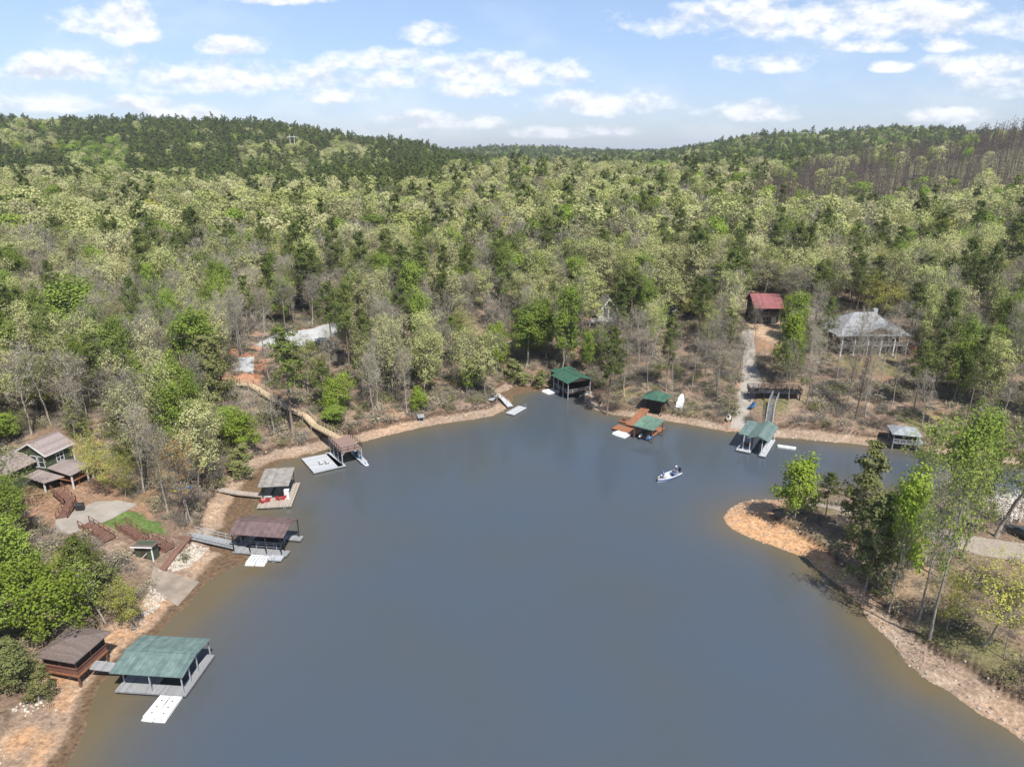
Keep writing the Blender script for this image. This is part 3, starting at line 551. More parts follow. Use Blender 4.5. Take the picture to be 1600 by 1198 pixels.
walkway('gangway', 'low tan plank gangway from the muddy bank to the flat roofed dock', 'gangway', [(c0[0], c0[1], c0[2] + .35), ((c0[0] + c1[0]) / 2, (c0[1] + c1[1]) / 2 - .4, .95), (c1[0], c1[1], .62)], 1.3, 'weathered_deck', t=.25)

# 4 two storey dock with sundeck
f = Fr((513, 687), (533, 707), (563, 697), 3.3); F4 = f; L = f.L; W = f.W; d4 = thing('boat_dock', 'two storey dock with a railed brown sundeck on top and a pale platform beside it', 'boat dock', (*f.A, 0), f.ang)
MB().box(0, L, 0, W, 3.12, 3.3).build('sundeck', 'brown_deck', d4); posts(d4, [(x, y) for x in (.15, L / 3, L * 2 / 3, L - .15) for y in (.15, W - .15)], .45, 3.12, 'grey_paint', .16)
railing(d4, [(0, 0, 3.3), (L, 0, 3.3), (L, W, 3.3), (0, W, 3.3)], 1.0, 'black_paint', 1.3); deck_box(d4, 0, L + .3, -.9, .6, .5, 'pale_deck', name='walkway_deck'); deck_box(d4, 0, L + .9, W - .7, W + .6, .5, 'pale_deck', name='finger_deck')
for x, y, s in ((L - .15, .15, 1), (L - .15, W - .15, -1)): MB().beam((x, y, 2.5), (x, y + s * .7, 3.1), .1).build('brace', 'grey_paint', d4)
g = Fr((471, 716), (490, 738), (515, 708), .5); pl = MB(); pts = [P(471, 716, .5), P(490, 738, .5), P(537, 727, .5), P(513, 708, .5)]; pts = [f.loc(p) for p in pts]
MB().slab([(x, y, .5) for x, y in pts], .25).build('platform', 'pale_deck', d4); MB().slab([(x * .98, y * .98, .24) for x, y in pts], .5).build('float_tank', 'float_black', d4)
for k, (px, py) in enumerate(((502, 726), (511, 725))):
    chair((*P(px, py, .5), .5), 2.6 + .2 * k, ('left', 'right')[k] + ' one of two white lounge chairs on the pale dock platform', 'white_plastic', 'white chairs on the pale platform')
jet_ski((*f.w(L * .7, W - .1), .55), f.ang, 'blue jet ski parked in the two storey dock')
pf = thing('jet_ski_float', 'pale blue jet ski float at the outer end of the two storey dock', 'float', (*f.w(L - .2, W * 1.0), 0), f.ang); MB().loft([[(0, -.5, -.1), (2.4, -.3, -.1), (2.4, .3, -.1), (0, .5, -.1)], [(0, -.55, .28), (2.6, -.35, .28), (2.6, .35, .28), (0, .55, .28)]]).build('hull', 'white_plastic', pf); MB().box(.2, 2.0, -.15, .15, .281, .34).build('bunk', 'blue_plastic', pf)
# boardwalk up the slope
wp = [(508, 678, 3.6), (492, 664, 4.6), (478, 650, 6.4), (454, 639, None), (431, 625, None), (412, 613, None), (393, 601, None), (372, 599, None), (356, 592, None)]
pts = []
A0 = f.w(.3, W * .5); pts.append((A0[0], A0[1], 3.32))
for px, py, z in wp[1:]: g = G(px, py + 8); pts.append((g[0], g[1], g[2] + 1.2))
walkway('boardwalk', 'long raised wooden boardwalk with railings climbing the slope behind the two storey dock', 'boardwalk', pts, 1.7, 'pale_wood', 'pale_rail', post='weathered_deck')
CLEAR.append([G(*p)[:2] for p in ((515, 690), (480, 640), (395, 590), (350, 585), (350, 600), (400, 618), (470, 660), (500, 690))])

# small float with zigzag walk, middle of the left cove
f = Fr((790, 645), (803, 648), (820, 636), .4); q = thing('swim_platform', 'small pale floating platform at the end of the zigzag walkway', 'platform', (*f.A, 0), f.ang); deck_box(q, 0, f.L, 0, f.W, .45, 'pale_deck'); ladder(q, f.L - .3, f.W - .2, .6); fs = f
pa = [G(765, 628), G(779, 624)]; c1 = f.w(.5, f.W * .7)
walkway('gangway', 'pale grey crooked gangway to the small floating platform', 'gangway', [(pa[0][0], pa[0][1], 1.9), (pa[1][0], pa[1][1], 1.8), (*P(797, 634, .6), .6)], 1.6, 'pale_deck', t=.25)
g0 = G(742, 603); g1 = G(766, 626)
walkway('walkway', 'dark slatted walkway with black railings down to the zigzag gangway', 'walkway', [(g0[0], g0[1], g0[2] + .4), (g1[0], g1[1], 2.0)], 3.0, 'black_deck', 'black_paint', post='dark_wood')
g = G(658, 657); q = thing('pump_house', 'tiny blue grey roofed pump shelter on the stony bank', 'shelter', (g[0], g[1], g[2] - .1), .3); posts(q, [(-.5, -.4), (.5, -.4), (.5, .4), (-.5, .4)], 0, 1.1, 'steel', .08); MB().slab([(-.8, -.7, 1.1), (.8, -.7, 1.1), (.8, .7, 1.45), (-.8, .7, 1.45)], .08).build('roof', 'grey_metal', q); MB().box(-.35, .35, -.3, .3, .1, .8).build('cabinet', 'black_paint', q)

# boathouse with dark green roof at the head of the cove
f = Fr((864, 610), (887, 623), (914, 612), .3); L = f.L; W = f.W; q = thing('boathouse', 'dark boathouse on posts with a green metal gable roof at the head of the cove', 'boathouse', (*f.A, 0), f.ang)
zr = 4.6; MB().box(.2, L - .2, .1, W - .1, 1.35, 1.55).build('deck', 'dark_wood', q); posts(q, [(x, y) for x in (.1, L / 3, 2 * L / 3, L - .1) for y in (.1, W - .1)], -1.5, zr, 'grey_paint', .16)
gable(-.4, L + .5, -.5, W + .5, zr, 1.1, .1).build('roof', 'green_metal', q); MB().slab([(-3.6, 1.0, zr + .2), (-.41, 1.0, zr + .2), (-.41, W + .4, zr + .5), (-3.6, W + .4, zr + .5)], .1).build('rear_roof', 'green_metal', q)
MB().box(-3.3, .1, 1.3, W, 0, zr).build('rear_room', 'dark_wood', q); MB().box(.2, L - .3, W - .3, W - .12, 1.56, zr - .1).build('side_wall', 'dark_wood', q); railing(q, [(.3, .1, 1.55), (L - .1, .1, 1.55), (L - .1, W - .2, 1.55)], 1.0, 'grey_paint')
MB().add([(L + .3, -.1, zr + .05), (L + .3, W + .1, zr + .05), (L + .3, W / 2, zr + .95)], [(0, 1, 2)]).build('gable_truss', 'dark_wood', q)
jet_float(((846, 610), (857, 615), (868, 608)), .35, 'white float moored left of the green roofed boathouse'); FB = f
for k, (a_, b_) in enumerate((((905, 622), (921, 612)), ((914, 620), (926, 611)))):
    A = G(*a_); B = G(*b_); MB().beam((A[0], A[1], A[2] + .35), (B[0], B[1], B[2] + .35), 1.0, .15)
    w_ = thing('kayak', ('left', 'right')[k] + ' pale kayak lying on the bank right of the green roofed boathouse', 'kayak', (A[0], A[1], A[2] + .2), math.atan2(B[1] - A[1], B[0] - A[0]), 'pale kayaks by the boathouse')
    MB().loft([[(x, -w, .25), (x, 0, 0), (x, w, .25), (x, 0, .33)] for x, w in ((0, .03), (.6, .28), (1.7, .35), (2.8, .28), (3.4, .03))]).build('hull', 'white_plastic', w_); MB().box(1.2, 1.9, -.2, .2, .3, .36).build('cockpit', 'float_black', w_)

# gazebo on the bank, cedar walkway and green roofed slip
g = G(1024, 640); f = Fr((1008, 640), (1035, 645), (1046, 632), g[2]); q = thing('gazebo', 'screened gazebo on the bank with a pyramid shaped green metal roof', 'gazebo', (g[0], g[1], g[2]), f.ang)
posts(q, [(-2, -1.8), (2, -1.8), (2, 2), (-2, 2)], -1.2, 3.3, 'red_wood', .18); MB().box(-2, 2, -1.8, 2, .7, .9).build('floor', 'dark_wood', q); MB().box(-1.85, 1.85, -1.65, 1.85, .91, 3.25).build('screen', 'dark_screen', q)
railing(q, [(-2, -1.9, .9), (2, -1.9, .9), (2.1, 1.9, .9)], 1, 'dark_wood', 1.3, True); hip(-2.9, 2.9, -2.7, 2.9, 3.3, 1.5).build('roof', 'green_metal', q); GZ = (g, f.ang)
f = Fr((955, 669), (1013, 685), (1040, 669), .5); L = f.L; q = thing('boat_dock', 'cedar dock with a pale green roof and orange brown decking', 'boat dock', (*f.A, 0), f.ang); D = f.W
xa = f.at(992, 680, .5)[0]; deck_box(q, 0, xa, 0.2, 3.2, .5, 'cedar_deck', name='platform'); deck_box(q, L - 1.7, L + .1, 0, D, .5, 'cedar_deck', name='finger_deck'); deck_box(q, xa - .6, L - 1.71, D - 1.2, D, .5, 'cedar_deck', name='walkway_deck'); deck_box(q, xa - .6, xa + .3, .21, D - 1.21, .5, 'cedar_deck', name='finger_deck') if False else None
rf = [f.at(*p, 3.2) for p in ((987, 663), (1014, 668), (1032, 654), (1003, 651))]
x0 = rf[0][0] + .3; x1 = x0 + 5.0; y0 = rf[0][1]; y1 = y0 + 5.4
MB().slab([(x0, y0, 3.1), (x1, y0, 3.1), (x1, y1, 3.9), (x0, y1, 3.9)], .12).build('roof', 'pale_green_metal', q); posts(q, [(x0 + .3, y0 + .3), (x1 - .3, y0 + .3)], -.2, 3.0, 'cedar', .2); posts(q, [(x0 + .3, y1 - .3), (x1 - .3, y1 - .3)], -.2, 3.7, 'cedar', .2); MB().beam((x0 + .2, y0 + .3, 2.95), (x1 - .2, y0 + .3, 2.95), .12, .2).build('roof_beam', 'cedar', q)
jet_ski((*f.w((x0 + x1) / 2 + .7, y0 + 2), .1), f.ang + 1.6 + 3.14, 'blue jet ski under the pale green dock roof')
jet_ski((*f.w((x0 + x1) / 2 - 1.0, y0 + 1.6), .1), f.ang + 1.6 + 3.14, 'black and white jet ski under the pale green dock roof', 'black_paint', 'white_paint')
c1 = P(1000, 663, .6); c0 = GZ[0]
walkway('gangway', 'orange cedar gangway from the gazebo to the pale green roofed dock', 'gangway', [(*P(1008, 638, 1.9), 1.9), (*P(985, 664, .62), .62)], 2.2, 'cedar_deck', t=.25)
g = P(975, 658, .4); q = thing('dock_planter', 'orange cedar box step standing beside the cedar gangway', 'planter', (g[0], g[1], 0), f.ang); MB().box(-1, 1, -.8, .8, .1, .5).build('base', 'cedar_deck', q); MB().box(-.3, .4, -.3, .3, .5, 1.3).build('box', 'cedar', q)
for k, pq in enumerate((((956, 676), (966, 680), (973, 670)), ((967, 680), (977, 683), (984, 673)))): jet_float(pq, .35, ('left', 'right')[k] + ' white jet ski float beside the cedar dock', 'white floats beside the cedar dock', 2)
g = G(1060, 640); g2 = G(1065, 624); q = thing('upturned_boat', 'white boat lying upside down on the leaf covered bank right of the gazebo', 'boat', g, math.atan2(g2[1] - g[1], g2[0] - g[0])); q.rotation_euler.y = -.36; q.location.z += .35; q.scale = (1.15, 1.1, 1.1)
MB().loft([[(x, -w, 0), (x, -w * .8, h), (x, w * .8, h), (x, w, 0)] for x, w, h in ((-.2, .75, .45), (1.2, .85, .55), (3.0, .75, .5), (4.2, .35, .4), (4.6, .1, .3))]).build('hull', 'white_plastic', q); MB().beam((0, 0, .5), (3.6, 0, .55), .12, .1).build('keel', 'white_plastic', q)

# teal roofed dock at the end of the grey stairs
f = Fr((1150, 702), (1188, 710), (1215, 688), .5); L = f.L; D = f.W; q = thing('boat_dock', 'small dock with a teal cross gable roof at the foot of the grey stairs', 'boat dock', (*f.A, 0), f.ang)
dk = [f.at(*p, .5) for p in ((1150, 704), (1177, 707), (1188, 710), (1199, 710), (1215, 688))]
D = max(5.5, D); deck_box(q, 0, 2.9, 0, D, .5, 'pale_deck', name='platform'); deck_box(q, L - .2, L + 1.1, -.4, D, .5, 'pale_deck', name='finger_deck'); deck_box(q, 2.91, L - .21, D - 1.2, D, .5, 'pale_deck', name='walkway_deck')
posts(q, [(1.2, .9), (2.6, .5), (L + .1, .2), (1.0, D - .3), (L + .9, D - .3), (L + .9, .9), (2.9, 2.8)], .5, 3.6, 'white_paint', .14)
gable(2.0, L + 1.4, -.2, D + .1, 3.6, 1.0, .1, 'y').build('roof', 'teal_metal', q); MB().slab([(-.2, 1.6, 3.5), (2.3, 1.6, 3.5), (2.3, D, 3.9), (-.2, D, 3.9)], .1).build('side_roof', 'teal_metal', q)
MB().box(2.95, 3.1, 2.0, D - .5, .5, 3.4).build('side_wall', 'grey_paint', q); TD = f; TDL = (L, D)
r_ = thing('dock_figure', 'orange brown wooden swing seat on the teal cross gable dock', 'swing seat', (*f.w(1.6, 2.2), .5), f.ang); MB().box(-.7, .7, -.25, .35, .5, .58).build('seat', 'cedar', r_); MB().box(-.7, .7, .3, .38, .58, 1.1).build('backrest', 'cedar', r_)
for s in (-.65, .65): MB().beam((s, .05, 0), (s, .05, 1.9), .08).build('frame', 'dark_wood', r_)
r_.name = 'swing_seat'
w_ = Fr((1215, 697), (1243, 701), (1242, 695), .35); r_ = thing('swim_float', 'narrow white float lying right of the teal cross gable dock', 'float', (*w_.A, 0), w_.ang); MB().loft([[(.1, 0, -.1), (w_.L, 0, -.1), (w_.L, 1.2, -.1), (.1, 1.2, -.1)], [(0, -.05, .3), (w_.L + .1, -.05, .3), (w_.L + .1, 1.25, .3), (0, 1.25, .3)]]).build('hull', 'white_plastic', r_)
for x in (.3, .7): MB().box(w_.L * x, w_.L * x + .1, .1, 1.1, .301, .36).build('cleat', 'grey_paint', r_)
# black deck on the slope and stairs
g = G(1218, 618); gA = G(1176, 612); gB = G(1258, 614); zd = g[2] + 1.5; ang = math.atan2(gB[1] - gA[1], gB[0] - gA[0]); ln = 12.0
q = thing('hillside_deck', 'black railed deck on the slope above the grey stairs', 'deck', (*P(1172, 612, zd), 0), ang * .5); MB().box(0, ln, 0, 3.2, zd - .25, zd).build('deck', 'black_deck', q); railing(q, [(0, 0, zd), (3.6, 0, zd)], 1, 'black_paint', 1.3, True); railing(q, [(5.6, 0, zd), (ln, 0, zd), (ln, 3.2, zd), (0, 3.2, zd), (0, 0, zd)], 1, 'black_paint', 1.3, True)
for x in (.3, 3.5, 6.5, 9, ln - .3):
    for y in (.3, 2.9): MB().box(x - .1, x + .1, y - .1, y + .1, 0, zd - .25).build('post', 'black_paint', q)
MB().box(4, 4.6, 1.2, 1.8, zd, zd + .7).build('planter', 'black_paint', q)
for k, x in enumerate((1.4, 7.4, 8.8)): chair((*P(1172 + 7 * x, 611, zd), zd), 3.2 + .3 * k, ('leftmost', 'middle', 'rightmost')[k] + ' black lounge chair on the hillside deck', 'black_paint', 'black chairs on the hillside deck')
top = P(1212, 618, zd); 
walkway('stairs', 'long grey railed stairs from the black hillside deck down to the cross gable dock', 'stairs', [(top[0], top[1], zd), (*G(1206, 637)[:2], G(1206, 637)[2] + 1.3), (*G(1203, 652)[:2], G(1203, 652)[2] + .9), (*P(1200, 671, .7), .7)], 1.5, 'grey_deck', 'steel', steps=True)
CLEAR.append([G(*p)[:2] for p in ((1165, 600), (1265, 600), (1262, 640), (1225, 665), (1222, 690), (1180, 690), (1172, 640), (1165, 625))])
g = G(1238, 0 + 652); 
gj = G(1138, 655); jet_ski((gj[0], gj[1], gj[2] + .3), 1.2, 'pale green jet ski standing left of the driveway by the water', 'cream_cover', 'white_paint')
t_ = thing('boat_trailer', 'small steel trailer under the pale green jet ski left of the driveway', 'trailer', (gj[0], gj[1], gj[2] - .02), 1.2); MB().beam((-1.8, 0, .3), (2.4, 0, .3), .1).build('frame', 'steel', t_)
for s in (-.7, .7): MB().tube((-.6, s - .09, .25), (-.6, s + .09, .25), .25, n=14).build('wheel', 'tyre', t_)
gj = G(1176, 637); jet_ski((gj[0], gj[1], gj[2] + .25), .9, 'bright blue covered jet ski between the driveway and the grey stairs', 'blue_plastic', 'blue_plastic')

# small grey roofed boathouse on the right
f = Fr((1393, 700), (1430, 704), (1434, 690), .3); q = thing('boathouse', 'small boathouse with a light grey hipped roof, half hidden by trees on the right', 'boathouse', (*f.A, 0), f.ang)
L, W = 4.8, 4.6; zr = 3.7; posts(q, [(.1, .1), (L - .1, .1), (L - .1, W), (.1, W)], -1.5, zr, 'steel', .16); MB().box(0, L + 1.4, -.1, W, 1.5, 1.7).build('deck', 'grey_deck', q); hip(-.5, L + .5, -.5, W + .5, zr, 1.1).build('roof', 'grey_metal', q); MB().box(.2, L - .2, .8, W - .1, 1.71, zr - .2).build('screen', 'dark_screen', q); railing(q, [(.1, -.05, 1.7), (L + 1.3, -.05, 1.7)], .8, 'grey_paint', 1.2, True)

# fishing boat with two people
A = P(1029, 750, .3); B = P(1060, 738, .3); ang = math.atan2(A[1] - B[1], A[0] - B[0]); c = ((A[0] + B[0]) / 2, (A[1] + B[1]) / 2)
q = thing('fishing_boat', 'white and blue fishing boat drifting on the open water with two anglers aboard', 'boat', (c[0], c[1], 0), ang)
xs = [(-2.9, .95, .55), (-1.5, 1.08, .55), (0, 1.1, .57), (1.2, .98, .6), (2.2, .66, .64), (2.8, .3, .68), (3.05, .06, .7)]
out_ = [[(x, -w, h), (x, -w * .82, .0), (x, 0, -.12), (x, w * .82, 0), (x, w, h), (x, w * .86, h + .02), (x, w * .8, h - .28), (x, -w * .8, h - .28), (x, -w * .86, h + .02)] for x, w, h in xs]
MB().loft(out_).build('hull', 'white_plastic', q); st = [[(x, s * (w + .012), h * .45), (x, s * (w + .004), h * .12), (x, s * (w * .9 + .0), h * .12), (x, s * (w * .9), h * .45)] for x, w, h in xs for s in (1,)]
for s in (-1, 1): MB().loft([[(x, s * (w * .955 + .02), h * .62), (x, s * (w * .87 + .02), h * .2), (x, s * w * .8, h * .2), (x, s * w * .85, h * .62)] for x, w, h in xs]).build('side_stripe', 'blue_metal', q)
MB().slab([(1.3, -.72, .50), (2.5, -.36, .54), (2.5, .36, .54), (1.3, .72, .50)], .1).build('bow_deck', 'trousers_grey', q); MB().box(-2.7, -1.5, -.8, .8, .3, .52).build('stern_deck', 'trousers_grey', q)
mo = thing('x', None, None); bpy.data.objects.remove(mo)
m_ = MB().loft([[(x, -w, z0), (x, w, z0), (x, w * .7, z1), (x, -w * .7, z1)] for x, w, z0, z1 in ((-3.5, .14, .7, 1.1), (-3.3, .22, .6, 1.3), (-2.95, .2, .62, 1.25))]).build('outboard_motor', 'black_paint', q); MB().box(-3.3, -3.05, -.08, .08, -.3, .6).build('lower_unit', 'black_paint', m_)
MB().box(-.7, -.45, .1, .7, .3, .85).build('console', 'black_paint', q); MB().box(-1.4, -.9, -.6, .6, .3, .62).build('seat', 'blue_metal', q); MB().tube((2.7, .1, .6), (3.3, .2, 1.0), .04, n=6).build('trolling_motor', 'float_black', q)
for x, y in ((1.6, 0), (-2.1, .1)): MB().tube((x, y, .5), (x, y, .95), .04, n=6).build('seat_post', 'steel', q); MB().box(x - .22, x + .22, y - .22, y + .22, .92, 1.0).build('seat', 'grey_paint', q)
MB().box(.4, .9, -.35, .35, .3, .6).build('cooler', 'white_paint', q)
def skin_mesh(name, verts, edges, radii, m, parent, sub=2):
    me = bpy.data.meshes.new(name); me.from_pydata(verts, edges, []); o = bpy.data.objects.new(name, me); COL.objects.link(o); o.parent = parent
    md = o.modifiers.new('skin', 'SKIN'); 
    for i, r_ in enumerate(radii): me.skin_vertices[0].data[i].radius = (r_, r_) if not isinstance(r_, tuple) else r_
    me.skin_vertices[0].data[0].use_root = True; md.use_smooth_shade = True
    s = o.modifiers.new('sub', 'SUBSURF'); s.levels = sub; s.render_levels = sub; me.materials.append(M[m]); return o
def angler(loc, ang, label, shirt, hat):
    r = bpy.data.objects.new('person', None); COL.objects.link(r); r.location = loc; r.rotation_euler = (0, 0, ang); r.scale = (1.12, 1.12, 1.12); tag(r, label, 'person', 'anglers in the fishing boat')
    V = [(0, 0, .02), (0, 0, .22), (.02, 0, .42), (.03, 0, .53), (.03, 0, .60), (.05, 0, .70), (.05, 0, .80),           # pelvis, waist, chest, neck base, neck, head, crown
         (.02, .19, .47), (.14, .24, .24), (.36, .12, .26), (.44, .08, .28), (.02, -.19, .47), (.14, -.24, .24), (.36, -.12, .26), (.44, -.08, .28),
         (.02, .1, 0), (.44, .14, .04), (.46, .14, -.38), (.58, .15, -.42), (.02, -.1, 0), (.44, -.14, .04), (.46, -.14, -.38), (.58, -.15, -.42)]
    Eg = [(0, 1), (1, 2), (2, 3), (3, 4), (4, 5), (5, 6), (2, 7), (7, 8), (8, 9), (9, 10), (2, 11), (11, 12), (12, 13), (13, 14), (0, 15), (15, 16), (16, 17), (17, 18), (0, 19), (19, 20), (20, 21), (21, 22)]
    rd = [.15, .14, .17, .08, .06, .1, .07, .065, .05, .035, .03, .065, .05, .035, .03, .09, .07, .045, .04, .09, .07, .045, .04]
    skin_mesh('body', V, Eg, rd, 'skin', r)
    skin_mesh('shirt', [V[i] for i in (1, 0, 2, 7, 8, 9, 11, 12, 13)], [(0, 1), (0, 2), (2, 3), (3, 4), (4, 5), (2, 6), (6, 7), (7, 8)], [.165, .16, .195, .085, .07, .05, .085, .07, .05], shirt, r)
    skin_mesh('trousers', [V[i] for i in (0, 15, 16, 17, 19, 20, 21)], [(0, 1), (1, 2), (2, 3), (0, 4), (4, 5), (5, 6)], [.165, .11, .085, .06, .11, .085, .06], 'trousers_grey', r)
    h = MB().loft([[(.05 + rr * math.cos(t), rr * math.sin(t), z) for t in [i * math.pi / 4 for i in range(8)]] for rr, z in ((.125, .76), (.13, .82), (.1, .90), (.03, .93))]); h.box(.12, .30, -.09, .09, .765, .785); h.build('cap', hat, r)
    MB().tube((.42, 0, .27), (1.9, .35, .9), .012, .006, n=5).build('fishing_rod', 'float_black', r)
def boatw(x, y, z): return (c[0] + x * math.cos(ang) - y * math.sin(ang), c[1] + x * math.sin(ang) + y * math.cos(ang), z)
angler(boatw(1.6, 0, 1.02), ang + .5, 'person in a bright blue shirt seated at the bow of the fishing boat', 'shirt_blue', 'shirt_blue')
angler(boatw(-2.1, .1, 1.02), ang - .4, 'person in a navy shirt and white cap seated at the stern of the fishing boat', 'shirt_navy', 'cap_white')

# ------------------------------------------------------------------ houses and things on the land
def window(root, x0, x1, z0, z1, y, axis='y', fm='white_paint', n=2, side=-1):
    """framed window on a wall: axis 'y' = wall at constant y facing side*y, 'x' = wall at constant x"""
    def bx(mb, a0, a1, b0, b1, d0, d1):
        d0, d1 = y + side * d0, y + side * d1
        if d0 > d1: d0, d1 = d1, d0
        return mb.box(a0, a1, d0, d1, b0, b1) if axis == 'y' else mb.box(d0, d1, a0, a1, b0, b1)
    w = MB(); t = .09
    bx(w, x0 - t, x0, z0 - t, z1 + t, .003, .06); bx(w, x1, x1 + t, z0 - t, z1 + t, .003, .06); bx(w, x0, x1, z1, z1 + t, .003, .06); bx(w, x0, x1, z0 - t, z0, .003, .06)
    for k in range(1, n): xm = x0 + (x1 - x0) * k / n; bx(w, xm - .04, xm + .04, z0, z1, .012, .055)
    bx(w, x0, x1, (z0 + z1) / 2 - .02, (z0 + z1) / 2 + .02, .012, .045)
    o = w.build('window', fm, root); g = MB(); bx(g, x0, x1, z0, z1, .002, .010); g.build('pane', 'glass', o); return o
# green house, left edge
g = G(85, 775); zg = g[2]; f = Fr((70, 713), (117, 692), (47, 700), zg + 5.6); L = f.L
q = thing('house', 'dark green house with mauve brown roofs and a porch at the left edge', 'house', (*f.A, zg), f.ang); W = 6.8
MB().box(.4, L - .4, .5, W - .5, -4, 5.5).build('wall', 'green_siding', q); gable(0, L, 0, W, 5.6, 1.9, .14).build('roof', 'shingle_mauve', q)
for x in (.4, L - .42): MB().slab([(x, .5, 5.5), (x + .02, .5, 5.5), (x + .02, W - .5, 5.5), (x, W - .5, 5.5)], .01); MB().add([(x, .5, 5.5), (x, W - .5, 5.5), (x, W / 2, 7.2), (x + .02, .5, 5.5), (x + .02, W - .5, 5.5), (x + .02, W / 2, 7.2)], [(0, 1, 2), (5, 4, 3), (0, 3, 4, 1), (1, 4, 5, 2), (2, 5, 3, 0)]).build('gable_wall', 'green_siding', q)
mb = MB(); mb.beam((-.02, -.02, 5.55), (-.02, W / 2, 7.45), .06, .24); mb.beam((-.02, W + .02, 5.55), (-.02, W / 2, 7.45), .06, .24); mb.beam((0, -.04, 5.55), (L, -.04, 5.55), .06, .2); mb.build('fascia', 'white_paint', q)
MB().beam((L - .35, .38, 0), (L - .35, .38, 5.4), .12).build('corner_board', 'white_paint', q)
window(q, L * .40, L * .62, 3.5, 4.9, .5); window(q, 1.0, 2.2, 3.2, 5.1, .4, 'x', n=1); window(q, 2.6, 3.8, 3.1, 5.1, .4, 'x', n=1); window(q, 4.6, 5.8, 3.1, 5.1, .4, 'x', n=1); window(q, 2.5, 3.9, .8, 2.2, .4, 'x', n=2)
# left wing
MB().box(-5.5, .39, 3.2, W + 3.5, -4, 4.2).build('wing_wall', 'green_siding', q); gable(-6.2, 1.2, 2.6, W + 4.0, 4.25, 1.7, .13, 'x').build('wing_roof', 'shingle_mauve', q)
# porch to the front right
MB().box(.8, L + 1.4, -4.2, .49, 1.0, 1.2).build('porch_floor', 'cedar_deck', q); MB().slab([(.2, -4.5, 2.5), (L * .62, -4.5, 2.5), (L * .62, .48, 3.3), (.2, .48, 3.3)], .13).build('porch_roof', 'shingle_mauve', q); MB().slab([(L * .62, -4.5, 2.5), (L * .62 + 1.6, -4.1, 2.1), (L * .62 + 1.6, .48, 2.7), (L * .62, .48, 3.3)], .13).build('porch_roof', 'shingle_mauve', q)
MB().slab([(-2.6, -1.8, 2.1), (.15, -3.2, 2.2), (.15, 2.4, 2.8), (-2.6, 2.4, 2.7)], .13).build('porch_roof', 'shingle_mauve', q)
for x, y in ((.5, -4.3), (L * .6, -4.3), (L * .6 + 1.3, -3.9), (-2.3, -1.4)): MB().box(x - .1, x + .1, y - .1, y + .1, -3, 2.1).build('porch_post', 'white_paint', q)
railing(q, [(.9, -4.1, 1.2), (L + 1.3, -4.1, 1.2), (L + 1.3, .4, 1.2)], 1.0, 'cedar', 1.4, True)
for x in (2, 4, 6): MB().box(x - .08, x + .08, -4.0, -3.84, -3, 1.0).build('porch_post', 'cedar', q)
s0 = f.w(.8, -3.6); t0 = G(96, 800); t1 = G(118, 800)
walkway('stairs', 'reddish brown wooden stairs from the green house porch down to the driveway', 'stairs', [(*P(88, 764, zg + 1.2), zg + 1.2), (*P(110, 784, zg + .5), zg + .5), (*G(97, 811)[:2], G(97, 811)[2] + .15)], 1.6, 'plank_red', 'red_wood', steps=True)
gg = G(126, 797); r_ = thing('grill', 'black covered grill beside the porch stairs of the green house', 'grill', gg, .3); MB().box(-.6, .6, -.35, .35, .1, .95).build('cabinet', 'black_paint', r_); MB().loft([[(-.6, y, z) for y, z in ((-.35, .96), (.35, .96), (.3, 1.25), (-.2, 1.3))], [(.6, y, z) for y, z in ((-.35, .96), (.35, .96), (.3, 1.25), (-.2, 1.3))]]).build('lid', 'black_paint', r_)
for a_, b_, lab in (((132, 822), (172, 846), 'brown garden stairs with pale railings left of the lawn'), ((190, 824), (225, 846), 'upper flight of dark brown stairs along the lower edge of the lawn'), ((232, 846), (266, 862), 'lower flight of dark brown stairs ending at the brown boardwalk')):
    A = G(*a_); B = G(*b_); walkway('stairs', lab, 'stairs', [(A[0], A[1], A[2] + .35), (B[0], B[1], B[2] + .25)], 1.7, 'plank_red', 'red_wood', steps=True)
A = [G(*p) for p in ((256, 892), (276, 866), (299, 844))]
walkway('shore_walk', 'flat reddish brown boardwalk running along the bank above the white rocks', 'boardwalk', [(a[0] - .8, a[1], max(a[2] + .3, 1.5)) for a in A], 2.2, 'plank_red', t=.5)
gg = G(222, 884); ff = Fr((205, 852), (240, 851), (240, 846), gg[2] + 2.6); r_ = thing('shed', 'small dark green shed with white trim above the boat ramp', 'shed', (*ff.A, gg[2]), ff.ang - .1)
MB().box(.2, 2.9, .2, 1.8, -1, 2.4).build('wall', 'green_siding', r_); MB().slab([(-.1, -.15, 2.45), (3.2, -.15, 2.45), (3.2, 2.1, 2.3), (-.1, 2.1, 2.3)], .14).build('roof', 'shingle_brown', r_)
mb = MB(); mb.beam((2.9, .12, -.8), (2.9, .12, 2.4), .16); mb.beam((1.0, .14, .2), (2.0, .14, 1.2), .1); mb.beam((-.1, -.2, 2.4), (3.2, -.2, 2.4), .1, .16); mb.build('trim', 'white_paint', r_); MB().box(1.1, 1.9, .17, .195, 0, 2.0).build('door', 'dark_wood', r_)
gg = G(288, 772); r_ = thing('kayak_rack', 'blue and yellow kayaks on a small rack behind the rust coloured tree', 'kayak rack', gg, .2)
for y in (0, 1.6): MB().beam((y - .8, -.3, 0), (y - .8, -.3, 1.3), .1).build('post', 'cedar', r_)
for z, m, x in ((.35, 'blue_plastic', 0), (.8, 'yellow_plastic', -.6), (1.25, 'blue_plastic', .1)): MB().loft([[(x + t, -w, z), (x + t, 0, z - .18), (x + t, w, z), (x + t, 0, z + .1)] for t, w in ((-1.7, .03), (-.9, .28), (0, .34), (.9, .28), (1.7, .03))]).build('kayak_hull', m, r_)
CLEAR.append([G(*p)[:2] for p in ((0, 790), (20, 700), (80, 668), (135, 700), (190, 770), (265, 820), (260, 880), (225, 860), (120, 830))])
